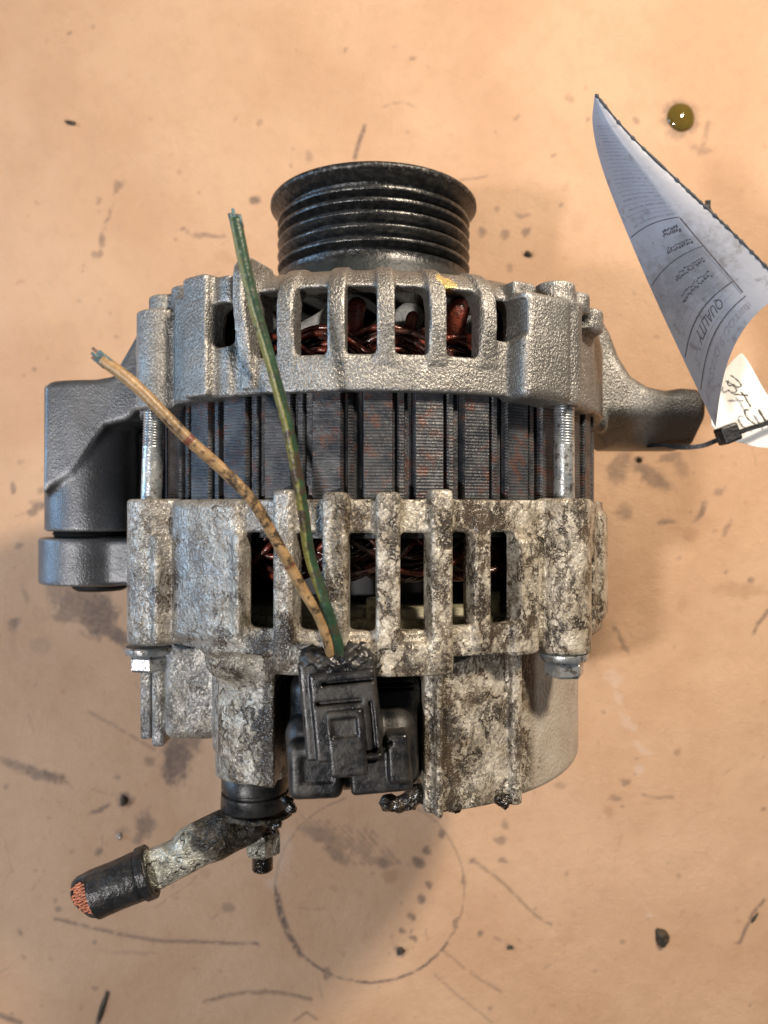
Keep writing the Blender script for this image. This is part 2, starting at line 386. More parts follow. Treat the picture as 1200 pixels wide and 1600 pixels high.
def tube(pts, rad, seg=12, cap=True, squash=None):
    """pts list of Vectors; rad number or list"""
    v = []; f = []; n = len(pts); up = None
    for i, p in enumerate(pts):
        d = (pts[min(i + 1, n - 1)] - pts[max(i - 1, 0)]).normalized()
        if up is None: up = d.orthogonal().normalized()
        up = (up - d * up.dot(d)).normalized(); sd = d.cross(up)
        r = rad[i] if isinstance(rad, (list, tuple)) else rad
        for k in range(seg):
            a = 2 * math.pi * k / seg; v.append(tuple(p + up * (r * math.cos(a)) + sd * (r * math.sin(a))))
    for i in range(n - 1):
        for k in range(seg):
            k2 = (k + 1) % seg; f.append((i * seg + k, i * seg + k2, (i + 1) * seg + k2, (i + 1) * seg + k))
    if cap: f.append(tuple(range(seg))[::-1]); f.append(tuple((n - 1) * seg + k for k in range(seg)))
    return v, f

# ------------------------------------------------------------------ volume modelling (smooth distance fields, meshed with surface nets)
class Vol:
    def __init__(s, lo, hi, h):
        s.h = h; s.lo = np.array(lo, np.float32)
        n = [int(math.ceil((hi[i] - lo[i]) / h)) + 1 for i in range(3)]
        ax = [(lo[i] + h * np.arange(n[i])).astype(np.float32) for i in range(3)]
        s.x = ax[0][:, None, None]; s.y = ax[1][None, :, None]; s.z = ax[2][None, None, :]
        s.R = np.sqrt((s.x - X0) ** 2 + s.z ** 2); s.T = np.arctan2(s.x - X0, s.z)
        s.d = np.full(n, 60.0, np.float32)
    def box(s, bb):
        if bb is None: return (slice(None),) * 3
        return tuple(slice(max(0, int((bb[i] - s.lo[i]) / s.h) - 1), max(0, int((bb[i + 3] - s.lo[i]) / s.h) + 2)) for i in range(3))
    def op(s, fn, kind='add', k=0.0, bb=None):
        sl = s.box(bb)
        g = (s.x[sl[0]], s.y[:, sl[1]], s.z[:, :, sl[2]], s.R[sl[0], :, sl[2]], s.T[sl[0], :, sl[2]])
        b = fn(*g); a = s.d[sl]
        if kind == 'add':
            r = np.minimum(a, b)
            if k: hh = np.maximum(k - np.abs(a - b), 0) / k; r = r - hh * hh * (k / 4)
        else:
            if kind == 'sub': b = -b
            r = np.maximum(a, b)
            if k: hh = np.maximum(k - np.abs(a - b), 0) / k; r = r + hh * hh * (k / 4)
        s.d[sl] = r
    def mesh(s):
        d = s.d; d[0] = d[-1] = 9; d[:, 0] = d[:, -1] = 9; d[:, :, 0] = d[:, :, -1] = 9
        ins = d < 0
        c = ins.astype(np.int8)
        tot = sum(c[i:c.shape[0] - 1 + i, j:c.shape[1] - 1 + j, k:c.shape[2] - 1 + k] for i in (0, 1) for j in (0, 1) for k in (0, 1))
        act = np.argwhere((tot > 0) & (tot < 8)).astype(np.int32)
        idx = np.full(tot.shape, -1, np.int32); idx[act[:, 0], act[:, 1], act[:, 2]] = np.arange(len(act))
        acc = np.zeros((len(act), 3)); cnt = np.zeros(len(act))
        corners = [(i, j, k) for i in (0, 1) for j in (0, 1) for k in (0, 1)]
        val = {q: d[act[:, 0] + q[0], act[:, 1] + q[1], act[:, 2] + q[2]].astype(np.float64) for q in corners}
        for a in corners:
            for ax in range(3):
                if a[ax] == 0:
                    b = list(a); b[ax] = 1; b = tuple(b)
                    va, vb = val[a], val[b]; m = (va < 0) != (vb < 0)
                    t = np.where(m, va / np.where(m, va - vb, 1), 0)
                    p = np.array(a, float)[None] + np.zeros((len(act), 3)); p[:, ax] += t
                    acc += p * m[:, None]; cnt += m
        v = (act + acc / cnt[:, None]) * s.h + s.lo
        quads = []
        for ax in range(3):
            sl0 = [slice(None)] * 3; sl1 = [slice(None)] * 3
            sl0[ax] = slice(0, -1); sl1[ax] = slice(1, None)
            a = ins[tuple(sl0)]; b = ins[tuple(sl1)]
            e = np.argwhere(a != b).astype(np.int32)
            flip = a[e[:, 0], e[:, 1], e[:, 2]]
            u, w_ = [(1, 2), (2, 0), (0, 1)][ax]
            def cell(du, dw):
                q = e.copy(); q[:, u] -= du; q[:, w_] -= dw; return idx[q[:, 0], q[:, 1], q[:, 2]]
            q = np.stack([cell(1, 1), cell(0, 1), cell(0, 0), cell(1, 0)], 1)
            q[~flip] = q[~flip][:, ::-1]
            quads.append(q)
        q = np.concatenate(quads); q = q[(q >= 0).all(1)]
        # vertex normals from the field gradient
        g = np.zeros_like(v); pos = (v - s.lo) / s.h
        ip = np.clip(np.round(pos).astype(int), 1, np.array(d.shape) - 2)
        fn = np.cross(v[q[:, 2]] - v[q[:, 0]], v[q[:, 3]] - v[q[:, 1]])
        for k in range(4): np.add.at(g, q[:, k], fn)
        g /= np.maximum(np.linalg.norm(g, axis=1), 1e-9)[:, None]
        v[:, 2] += GZ
        return v, q, g

def split_mesh(name, vqn, mat, parent, parts):
    """parts: list of (name, predicate(cx,cy,cz,R,T)->mask, material or None, label); the rest becomes `name`"""
    v, q, g = vqn
    c = v[q].mean(1); x, y, z = c[:, 0], c[:, 1], c[:, 2] - GZ
    R = np.hypot(x - X0, z); T = np.arctan2(x - X0, z)
    left = np.ones(len(q), bool); res = []
    def emit(nm, mask, m_, par, label=None):
        qq = q[mask]
        if len(qq) == 0: return None
        used, inv = np.unique(qq, return_inverse=True)
        o = mesh_obj(nm, v[used], inv.reshape(qq.shape), m_, par, normals=g[used])
        if label: o['label'] = label
        return o
    jobs = []
    for nm, pred, m_, label in parts:
        mask = pred(x, y, z, R, T) & left; left &= ~mask; jobs.append((nm, mask, m_, label))
    main = emit(name, left, mat, parent)
    for nm, mask, m_, label in jobs: emit(nm, mask, m_ or mat, main, label)
    return main

def s_box(x0, x1, y0, y1, z0, z1, r=0.0, rot=0.0, piv=(0, 0)):
    cx, cy, cz = (x0 + x1) / 2, (y0 + y1) / 2, (z0 + z1) / 2; hx, hy, hz = (x1 - x0) / 2 - r, (y1 - y0) / 2 - r, (z1 - z0) / 2 - r
    ca, sa = math.cos(rot), math.sin(rot)
    def f(x, y, z, R, T):
        if rot:
            dx, dy = x - piv[0], y - piv[1]; x = piv[0] + dx * ca + dy * sa; y = piv[1] - dx * sa + dy * ca
        a, b, c = np.abs(x - cx) - hx, np.abs(y - cy) - hy, np.abs(z - cz) - hz
        return np.sqrt(np.maximum(a, 0) ** 2 + np.maximum(b, 0) ** 2 + np.maximum(c, 0) ** 2) + np.minimum(np.maximum(np.maximum(a, b), c), 0) - r
    m = r + 12
    return f, (x0 - m, y0 - m, z0 - m, x1 + m, y1 + m, z1 + m)
def s_cyl(cx, cz, rad, y0, y1, r=3.0):
    cy, hy = (y0 + y1) / 2, (y1 - y0) / 2 - r
    def f(x, y, z, R, T):
        a = np.sqrt((x - cx) ** 2 + (z - cz) ** 2) - (rad - r); b = np.abs(y - cy) - hy
        return np.sqrt(np.maximum(a, 0) ** 2 + np.maximum(b, 0) ** 2) + np.minimum(np.maximum(a, b), 0) - r
    m = 14
    return f, (cx - rad - m, y0 - m, cz - rad - m, cx + rad + m, y1 + m, cz + rad + m)
def s_pol(t0, t1, y0, y1, r0, r1, r=2.0):
    tc, ht = (t0 + t1) / 2, (t1 - t0) / 2; yc, hy = (y0 + y1) / 2, (y1 - y0) / 2 - r; rc, hr = (r0 + r1) / 2, (r1 - r0) / 2 - r
    def f(x, y, z, R, T):
        a = (np.abs(T - tc) - ht) * r1 + r; b = np.abs(y - yc) - hy; c = np.abs(R - rc) - hr
        return np.sqrt(np.maximum(a, 0) ** 2 + np.maximum(b, 0) ** 2 + np.maximum(c, 0) ** 2) + np.minimum(np.maximum(np.maximum(a, b), c), 0) - r
    xs = [X0 + rr * math.sin(t) for rr in (r0, r1) for t in (t0, t1)]; zs = [rr * math.cos(t) for rr in (r0, r1) for t in (t0, tc, t1)]
    m = 16
    return f, (min(xs) - m, y0 - m, min(zs) - m, max(xs) + m, y1 + m, max(zs) + m)
def s_caps(a, b, rad, rb=None):
    rb = rad if rb is None else rb
    a = np.array(a, np.float32); b = np.array(b, np.float32); ab = b - a; L = float((ab ** 2).sum())
    def f(x, y, z, R, T):
        t = np.clip(((x - a[0]) * ab[0] + (y - a[1]) * ab[1] + (z - a[2]) * ab[2]) / L, 0, 1)
        return np.sqrt((x - a[0] - t * ab[0]) ** 2 + (y - a[1] - t * ab[1]) ** 2 + (z - a[2] - t * ab[2]) ** 2) - (rad + (rb - rad) * t)
    m = max(rad, rb) + 12
    return f, tuple(np.minimum(a, b) - m) + tuple(np.maximum(a, b) + m)
def s_poly(pts, z0, z1, r=6.0):
    """prism over an x-y outline"""
    pts = [np.array(p, float) for p in pts]; n = len(pts)
    def f(x, y, z, R, T):
        x2, y2 = np.broadcast_arrays(x[:, :, 0], y[:, :, 0])
        d = np.full(x2.shape, 1e9); sgn = np.ones(x2.shape)
        for i in range(n):
            a, b = pts[i], pts[i - 1]; e = b - a; wx, wy = x2 - a[0], y2 - a[1]
            t = np.clip((wx * e[0] + wy * e[1]) / (e @ e), 0, 1)
            d = np.minimum(d, (wx - e[0] * t) ** 2 + (wy - e[1] * t) ** 2)
            c1, c2, c3 = y2 >= a[1], y2 < b[1], e[0] * wy > e[1] * wx
            sgn = np.where((c1 & c2 & c3) | (~c1 & ~c2 & ~c3), -sgn, sgn)
        a = (sgn * np.sqrt(d)).astype(np.float32)[:, :, None] + r; b = np.abs(z - (z0 + z1) / 2) - (z1 - z0) / 2 + r
        return np.sqrt(np.maximum(a, 0) ** 2 + np.maximum(b, 0) ** 2) + np.minimum(np.maximum(a, b), 0) - r
    xs = [p[0] for p in pts]; ys = [p[1] for p in pts]; m = 14
    return f, (min(xs) - m, min(ys) - m, z0 - m, max(xs) + m, max(ys) + m, z1 + m)
def prof(R, y, rmax, ymax, fil):                      # revolved outline with one big fillet
    a = R - rmax; b = y - ymax
    return np.where((a > -fil) & (b > -fil), np.sqrt((a + fil).clip(0) ** 2 + (b + fil).clip(0) ** 2) - fil, np.maximum(a, b))

# ================================================================== THE ALTERNATOR
alt = empty('alternator', (X0, 0, 0), 'used grey alternator with black grooved pulley and oil-stained rear housing lying on the tan bench', 'alternator')
TB = {'fl': R_(-50), 'fr': R_(42), 'bl': R_(-138), 'br': R_(130)}
def bolt_xz(th, r=352): return X0 + r * math.sin(th), r * math.cos(th)

# ---- front (drive-end) housing
V = Vol((-556, -42, -372), (512, 300, 392), 3.0)
V.op(lambda x, y, z, R, T: np.maximum(prof(R, y, 345, 281, 58), 133 - y))
for th in TB.values():
    bx, bz = bolt_xz(th)
    if th == TB['fl']: bx, bz = -279, 224
    elif th == TB['fr']: bx, bz = 208, 258
    q_ = s_cyl(bx, bz, 31, 127, 249, 3); V.op(q_[0], 'add', 8, q_[1])
def add(V, s, k=6): V.op(s[0], 'add', k, s[1])
def sub(V, s, k=2): V.op(s[0], 'sub', k, s[1])
# small nubs ahead of the bolt bosses
add(V, s_cyl(-277, 212, 22, 240, 273, 4), 5); add(V, s_cyl(-246, 232, 19, 240, 279, 4), 5)
add(V, s_cyl(205, 268, 24, 240, 272, 4), 5); add(V, s_cyl(232, 248, 20, 240, 266, 5), 5); add(V, s_cyl(252, 215, 26, 225, 254, 5), 8)
add(V, s_pol(thof(268, 352), thof(330, 352), 133, 262, 300, 350, 6), 8)
add(V, s_pol(thof(284, 362), thof(322, 362), 133, 274, 300, 362, 4), 5)     # left block
add(V, s_pol(thof(318, 350), thof(360, 350), 133, 272, 300, 350, 4), 5)
add(V, s_pol(thof(802, 352), thof(838, 352), 133, 266, 300, 354, 5), 6)     # right block
add(V, s_pol(thof(822, 378), thof(896, 378), 128, 249, 300, 376, 9), 5); add(V, s_pol(thof(890, 345), thof(925, 345), 128, 240, 290, 350, 9), 9)
# mounting arm on the right
arm = [(870, 462), (905, 475), (932, 492), (950, 525), (963, 560), (982, 590), (1008, 606), (1035, 612), (1060, 608), (1084, 610), (1097, 624), (1097, 690), (1090, 697), (962, 697), (930, 668), (880, 640), (700, 640), (700, 470)]
add(V, s_poly([P(a, b, 0)[:2] for a, b in arm], -120, 26, 20), 14)
V.op(lambda x, y, z, R, T: np.maximum(-(z - 26 + (152 - y) * 1.3) / 1.64, 345 - x), 'sub', 10, (340, 60, -140, 512, 175, 60))
# hinge boss and its block on the left
add(V, s_cyl(-466, -24, 69, -30, 196, 4), 6)
blk = [(76, 607), (84, 600), (150, 596), (182, 590), (222, 520), (300, 520), (300, 655), (222, 655), (172, 668), (118, 742), (74, 772)]
add(V, s_poly([P(a, b, 30)[:2] for a, b in blk], -100, 48, 8), 10)
sub(V, s_caps((-404, 60, 78), (-352, 128, 40), 22, 30), 8)
add(V, s_box(-440, -300, -26, 150, -230, -60, 10), 6)  # low web wall added to keep the gap beside the bolt dark
# hollow inside
V.op(lambda x, y, z, R, T: prof(R, y, 327, 262, 48), 'sub', 2)
V.op(lambda x, y, z, R, T: np.maximum(R - 96, 200 - y), 'sub', 3)
# bottom edge of the rim swings up a little at the bolts
sub(V, s_cyl(-466, -24, 40, -60, 5, 2), 2)
fw = [(398, 430), (463, 510), (540, 591), (618, 670), (699, 746)]
for a, b in fw: sub(V, s_pol(thof(a - 3, 345), thof(b + 3, 345), 174, 250, 296, 400, 6), 2)
sub(V, s_pol(thof(337, 345), thof(366, 345), 190, 240, 280, 400, 9), 3)
sub(V, s_pol(thof(771, 345), thof(800, 345), 196, 243, 280, 400, 9), 3)
for k in range(8):                                     # windows around the hidden side
    t0 = R_(105 + k * 19); sub(V, s_pol(t0, t0 + R_(10), 175, 250, 296, 400, 9), 3)
fr = [445, 525, 603, 685, 765]
for px in fr:
    t = thof(px, 350); wd = 9.5 / 350
    V.op(lambda x, y, z, R, T, t=t, wd=wd: np.maximum(np.maximum(np.maximum(prof(R, y, 352.5 - np.clip((205 - y) / 35, 0, 1) * 7, 283, 62), -prof(R, y, 327, 262, 48)), 166 - y), (np.abs(T - t) - wd) * 350 + 0.0), 'add', 6, (X0 + 350 * math.sin(t) - 60, 150, 150, X0 + 350 * math.sin(t) + 60, 300, 390))
t = thof(377, 360)                                     # the tall fin left of the windows
V.op(lambda x, y, z, R, T: np.maximum(np.maximum(np.maximum(prof(R, y, 368 - np.clip((230 - y) / 80, 0, 1) * 19, 288, 26), 300 - R), 140 - y), (np.abs(T - t) - 8 / 350 - np.clip((y - 150) / 130, 0, 1) * -0.004) * 350), 'add', 5, (-260, 140, 150, -90, 300, 392))
fn_t = t
def near_bolt(k): 
    bx, bz = bolt_xz(TB[k]); return lambda x, y, z, R, T: (np.hypot(x - bx, z - bz) < 38) & (R > 346) & (y < 252)
fparts = [('mounting_arm', lambda x, y, z, R, T: (x > 315) & (x < 436 + 4 * np.sin(y / 9)) & (R > 352) & (z < 60), M['cast'], None),
          ('arm_tip', lambda x, y, z, R, T: (x > 436 + 4 * np.sin(y / 9)), None, 'blackened arm end'),
          ('hinge_boss', lambda x, y, z, R, T: (x < -372) & (R > 356), M['cast_dull'], None)]
for k in TB: fparts.append(('bolt_boss', near_bolt(k), None, None))
for px in fr:
    tt = thof(px, 350); fparts.append(('vent_rib', lambda x, y, z, R, T, tt=tt: (np.abs(T - tt) * 350 < 16) & (y > 174) & (R > 300) & (z > 0), None, None))
fparts.append(('vent_fin', lambda x, y, z, R, T: (np.abs(T - fn_t) * 350 < 13) & (y > 165) & (R > 330) & (z > 0), None, 'tall flat cooling fin'))
front = split_mesh('front_housing', V.mesh(), M['cast'], alt, fparts)
del V

# ---- rear housing
V = Vol((-556, -362, -372), (372, 36, 380), 3.0)
V.op(lambda x, y, z, R, T: np.maximum(R - 345, np.abs(y + 74) - 88))
rb = {'fl': (-287, 226), 'fr': bolt_xz(TB['fr']), 'bl': bolt_xz(TB['bl']), 'br': bolt_xz(TB['br'])}
for k, (bx, bz) in rb.items(): add(V, s_cyl(bx, bz, 32 if k == 'fr' else 34, -168, 16, 3), 5)
add(V, s_pol(thof(266, 352), thof(372, 352), -152, 12, 290, 352, 8), 8)
add(V, s_pol(thof(232, 356), thof(262, 356), -160, -28, 300, 372, 4), 5)      # raised strip on the left boss
add(V, s_pol(thof(802, 352), thof(842, 352), -165, -30, 290, 356, 6), 8)
add(V, s_pol(R_(62), R_(96), -150, 2, 300, 352, 12), 6)
sub(V, s_pol(R_(56.5), R_(59), -150, -62, 326, 370, 3), 2)
# lower lug of the hinge
add(V, s_cyl(-470, -24, 74, -112, -40, 4), 4)
add(V, s_box(-470, -300, -112, -40, -90, 34, 8), 8)
# hollow
V.op(lambda x, y, z, R, T: np.maximum(R - 327, np.maximum(y - 60, -146 - y)), 'sub', 2)
V.op(lambda x, y, z, R, T: np.maximum(R - 318, y + 8), 'sub', 0) if False else None
# end shell behind
V.op(lambda x, y, z, R, T: np.maximum(prof(R, -y, 311, 350, 10), y + 150), 'add', 5)
add(V, s_pol(thof(676, 318), thof(806, 318), -347, -150, 260, 317, 5), 4)
add(V, s_pol(thof(684, 330), thof(696, 330), -349, -168, 260, 327, 4), 4)
add(V, s_pol(thof(800, 326), thof(814, 326), -349, -150, 260, 330, 4), 4)
V.op(lambda x, y, z, R, T: np.maximum(np.maximum(x + 190, y + 300), -z - 60), 'sub', 4)
V.op(lambda x, y, z, R, T: np.maximum(np.maximum(x + 100, y + 325), -z - 60), 'sub', 4)
sub(V, s_box(-400, -205, -420, -164, 150, 400, 4), 6)
add(V, s_box(-345, -328, -322, -140, 0, 112, 4), 4); add(V, s_box(-322, -304, -326, -140, 20, 134, 5), 4)
add(V, s_box(-300, -228, -312, -140, 30, 148, 12), 8)
# regulator pocket
sub(V, s_box(-128, 46, -400, -178, 120, 420, 10), 3)
add(V, s_pol(thof(668, 312), thof(684, 312), -347, -172, 230, 312, 3), 4)
# terminal tower
add(V, s_cyl(-172, 168, 56, -312, -140, 5), 12); add(V, s_cyl(-172, 168, 52, -346, -300, 3), 2)
add(V, s_box(-214, -120, -200, -140, 180, 292, 24), 16)
# windows
rw = [(377, 425), (457, 505), (540, 590), (625, 674), (708, 742), (771, 801)]
for a, b in rw:
    sub(V, s_pol(thof(a - 4, 345), thof(b + 4, 345), -131 if a < 700 else -128, -23, 290, 400, 6), 2)
for k in range(8):
    t0 = R_(105 + k * 19); sub(V, s_pol(t0, t0 + R_(10), -128, -24, 290, 400, 9), 3)
rr = [(440, 12, 25, -178, 356), (522, 14, 22, -150, 356), (607, 13.5, 22, -150, 356), (692, 13, 25, -176, 357), (756, 11, 0, -154, 352)]
for px, hw, y1, y0, rm in rr:
    tt = thof(px, rm); w2 = hw / rm; add(V, s_pol(tt - w2, tt + w2, y0, y1, 318, rm, 5), 5)
add(V, s_pol(thof(425, 354), thof(710, 354), -180, -143, 290, 354, 4), 3)
# clogged casting flash on the left window edge
add(V, s_pol(thof(362, 356), thof(374, 356), -140, -24, 330, 356, 3), 4)
rparts = [('hinge_lug', lambda x, y, z, R, T: (x < -365) & (R > 356), M['cast_dull'], None),
          ('terminal_tower', lambda x, y, z, R, T: (np.hypot(x + 172, z - 168) < 64) & (y < -176) & (np.hypot(x + 172, z - 168) > 30), None, None)]
for k, (bx, bz) in rb.items():
    rparts.append(('bolt_boss', lambda x, y, z, R, T, bx=bx, bz=bz: (np.hypot(x - bx, z - bz) < 39) & (R > 343) & (y > -172), None, None))
for px, hw, y1, y0, rm in rr:
    rparts.append(('vent_rib', lambda x, y, z, R, T, tt=thof(px, rm), hw=hw, y0=y0: (np.abs(T - tt) * 350 < hw + 1.5) & (y > y0) & (z > 0) & (R > 312), None, None))
rparts.append(('end_shell', lambda x, y, z, R, T: (y < -182), None, None))
rear = split_mesh('rear_housing', V.mesh(), M['grimy'], alt, rparts)
del V

# ---- stator core: a dark drum with 36 laminated ribs
v, f = lathe([(-30, 300), (-30, 318), (160, 318), (160, 300)], X0, GZ, 144)
core = part('stator_core', v, f, M['core_dark'], alt, sharp=40)
def core_rib_mesh():
    ys = np.arange(4, 142.01, 0.9); sec = [(-25, 314), (-24, 330), (-22.5, 333), (8.5, 333), (10, 330), (11, 323), (14.5, 322), (15.5, 328), (17, 329.5), (22, 329.5), (23, 328), (24, 322), (32, 322)]
    v = []; f = []
    for j, y in enumerate(ys):
        lam = (0.27 if (j % 4) in (1, 2) else -0.24); jit = rng.uniform(-0.07, 0.07)
        for k, (a, r) in enumerate(sec):
            rr_ = r + (lam + jit if r > 325 else 0); aa = a + (1.6 * lam if k in (1, 4, 7, 10) else 0)
            v.append((rr_ * math.sin(aa / 331), y, rr_ * math.cos(aa / 331)))
    n = len(sec)
    for j in range(len(ys) - 1):
        for k in range(n - 1): f.append((j * n + k, j * n + k + 1, (j + 1) * n + k + 1, (j + 1) * n + k))
    me = bpy.data.meshes.new('core_rib'); me.from_pydata([tuple(c * U for c in p) for p in v], [], f)
    me.materials.append(M['core']); return me
def ring_copies(me, name, parent, angs, off=(0, 0, 0)):
    out = []
    for a in angs:
        o = bpy.data.objects.new(name, me); COL.objects.link(o); o.parent = parent
        o.location = (off[0] * U, off[1] * U, (GZ + off[2]) * U); o.rotation_euler = (0, a, 0); out.append(o)
    return out
ring_copies(core_rib_mesh(), 'core_rib', core, [R_(10 * k + 3.2) for k in range(36)])

# ---- windings at both ends, wound from glossy strands
def winding_mesh(mats, y0, sgn, seed):
    r_ = random.Random(seed); V_, F_, mi = [], [], []
    for s in range(14):
        ph = r_.uniform(-3, 3); rr0 = 276 + (s % 4) * 7.5 + r_.uniform(-2, 2); lift = 5 + (s // 4) * 9
        pts = []
        for k in range(15):
            u = k / 14; a = R_(-13 + 26 * u) + R_(ph)
            rad = rr0 + 12 * math.sin(u * math.pi + s * 0.5) + 8 * (u - .5)
            yy = y0 + sgn * (lift + 20 * math.sin(u * math.pi) ** 0.7 - 16 * (1 - math.sin(u * math.pi)))
            pts.append(Vector((rad * math.sin(a), yy, rad * math.cos(a))))
        v, f = tube(pts, 3.7, 8); b = len(V_); V_ += v; F_ += [tuple(i + b for i in q) for q in f]; mi += [(s * 7 + seed) % 5 in (0, 2)] * len(f)
    me = bpy.data.meshes.new('winding'); me.from_pydata([tuple(c * U for c in p) for p in V_], [], F_)
    for m_ in mats: me.materials.append(m_)
    me.polygons.foreach_set('material_index', [int(x) for x in mi]); me.polygons.foreach_set('use_smooth', [True] * len(F_)); return me
va = [winding_mesh([M['copper_red'], M['copper_black']], 164, 1, i) for i in range(3)]
vb = [winding_mesh([M['copper_black'], M['copper_red']], -28, -1, i + 5) for i in range(3)]
for k in range(24):
    ring_copies(va[k % 3], 'winding', alt, [R_(15 * k + 4)]); ring_copies(vb[k % 3], 'winding', alt, [R_(15 * k + 9)])
# red insulating sleeves standing up among the front windings
for px, py, wd, hh in [(553, 508, 22, 40), (712, 505, 26, 32), (640, 512, 14, 22)]:
    x, y, z = P(px, py, 285); v = []; n = 10
    pts = [Vector((x - 2, y - hh * .5, z - 12)), Vector((x, y, z)), Vector((x + 3, y + hh * .5, z + 4)), Vector((x + 5, y + hh * .55, z - 8))]
    v, f = tube(catmull(pts, 5), [wd * .5] * 14 + [wd * .4, wd * .25], 12); part('insulating_sleeve', v, f, M['sleeve'], alt)

# ---- rotor and pale fan behind the windings
v, f = lathe([(-120, 60), (-120, 225), (-60, 235), (190, 235), (215, 225), (215, 60)], X0, GZ, 72)
rotor = part('rotor', v, f, M['rotor'], alt, sharp=40)
def blade_mesh():
    vl = Vol((-40, 205, 180), (40, 262, 275), 3)
    a, b = s_caps((X0 * 0 - 18, 222, 250), (22, 244, 235), 13, 16); vl.op(a); a, b = s_caps((22, 244, 235), (10, 250, 200), 15, 12); vl.op(a, 'add', 10)
    v, q, g = vl.mesh(); v[:, 2] -= GZ
    me = bpy.data.meshes.new('fan_blade'); me.from_pydata([tuple(p * U) for p in v], [], q.tolist()); me.polygons.foreach_set('use_smooth', [True] * len(q))
    me.materials.append(M['inner']); return me
ring_copies(blade_mesh(), 'fan_blade', rotor, [R_(k * 26 + 7) for k in range(14)])
# beige rectifier plate seen at the foot of the rear windows
v, f = lathe([(-144, 150), (-144, 302), (-139, 304), (-127, 304), (-124, 300), (-124, 284), (-116, 282), (-114, 276), (-114, 150)], X0, GZ, 120)
rect = part('rectifier_plate', v, f, M['beige'], alt, sharp=35)
for px, w_, h_ in [(478, 10, 16), (580, 6, 16), (780, 8, 20)]:
    th = thof(px, 300); cx, cz = X0 + 288 * math.sin(th), 288 * math.cos(th)
    vl = Vol((cx - 30, -135, cz - 30), (cx + 30, -80, cz + 30), 2.5); a, b = s_box(cx - w_, cx + w_, -126, -116 + h_, cz - 8, cz + 12, 2); vl.op(a)
    v, q, g = vl.mesh(); part('mounting_tab', v, q, M['beige'], rect, normals=g)

# ---- pulley
PX = -16
gr = [443, 427, 409.5, 391.5, 373.5]
pr = [(296, 40), (294, 120), (298, 149), (304, 151), (340, 150.5), (346, 147), (356, 147.5)]
prev = 356
for yy in reversed(gr):
    mid = (prev + yy) / 2; pr += [(prev + 2.5, 148), (mid - 1.5, 133), (mid + 1.5, 133), (yy - 2.5, 148), (yy, 149)]; prev = yy
pr += [(446, 148), (450, 136), (453, 135), (458, 148), (464, 156.5)]
v, f = lathe(pr + [(466, 40)], PX, GZ, 160)
pul = part('pulley', v, f, M['pulley'], alt, sharp=50)
rim = [(463, 150), (464.5, 157), (467, 159.5), (471, 159.5), (474, 157), (474, 146), (462, 140), (440, 136), (440, 60), (462, 52)]
v, f = lathe(rim, PX, GZ, 160); part('pulley_rim', v, f, M['pulley_rim'], pul, sharp=50)
def hexprism(cx, cz, r, y0, y1, ch=2.5, rot=0.0):
    v = []; f = []
    for (y, k) in ((y0, 0.90), (y0 + ch, 1.0), (y1 - ch, 1.0), (y1, 0.90)):
        for i in range(6): a = i * math.pi / 3 + rot; v.append((cx + r * k * math.sin(a), y, cz + r * k * math.cos(a)))
    for j in range(3):
        for i in range(6): i2 = (i + 1) % 6; f.append((j * 6 + i, j * 6 + i2, (j + 1) * 6 + i2, (j + 1) * 6 + i))
    f.append((5, 4, 3, 2, 1, 0)); f.append((18, 19, 20, 21, 22, 23)); return v, f
v, f = hexprism(PX, GZ, 48, 440, 470, 3); part('pulley_nut', v, f, M['zinc'], pul, smooth=False)

# ---- through bolts
for k in TB:
    fx, fz = bolt_xz(TB[k]); bx, bz = rb[k]
    if k == 'fl': fx, fz, bx, bz = -289, 226, -293, 226
    a = Vector((fx, 132, GZ + fz)); b = Vector((bx, 8, GZ + bz))
    n = 110; pts = [a.lerp(b, i / n) for i in range(n + 1)]
    rad = [(12.2 + (0.9 if (i % 3) == 0 else -0.5)) if i < 44 else 12.6 for i in range(n + 1)]
    v, f = tube(pts, rad, 20); bo = part('through_bolt', v, f, M['zinc'], alt, sharp=60)
    hx, hz = (bx - 3, bz) if k == 'fl' else (bx, bz)
    v1 = lathe([(-168, 4), (-168, 27), (-170, 29), (-175, 29), (-178, 27), (-179, 4)], hx, hz + GZ, 36)
    v, f = v1; part('washer', v, f, M['zinc'], bo, sharp=40)
    v, f = hexprism(hx, hz + GZ, 24, -198, -179, 3, 0.35 if k == 'fl' else 0.6); part('bolt_head', v, f, M['zinc'], bo, smooth=False)

# ---- hinge bushings
v, f = lathe([(-42, 20), (-42, 56), (-36, 58), (-34, 60), (-29, 56), (-24, 20)], -464, GZ - 24, 64); part('hinge_bushing', v, f, M['rubber'], alt, sharp=40)
v, f = lathe([(-124, 20), (-124, 36), (-120, 42), (-110, 44), (-105, 20)], -452, GZ - 24, 64); part('hinge_bushing', v, f, M['rubber'], alt, sharp=40)
# ---- regulator socket (fixed) behind the plug
vl = Vol((-140, -350, 150), (70, -170, 320), 2.5)
vl.op(s_box(-112, 46, -328, -186, 160, 296, 26)[0]); vl.op(s_box(-104, 38, -320, -194, 280, 320, 20)[0], 'sub', 2)
vl.op(s_box(-108, 42, -324, -190, 250, 303, 22)[0], 'add', 2); 
for yy in (-200, -206): vl.op(s_box(-20, 44, yy - 1.3, yy + 1.3, 290, 312, 1)[0], 'sub', 2)
v, q, g = vl.mesh(); part('regulator_socket', v, q, M['plastic'], alt, normals=g)

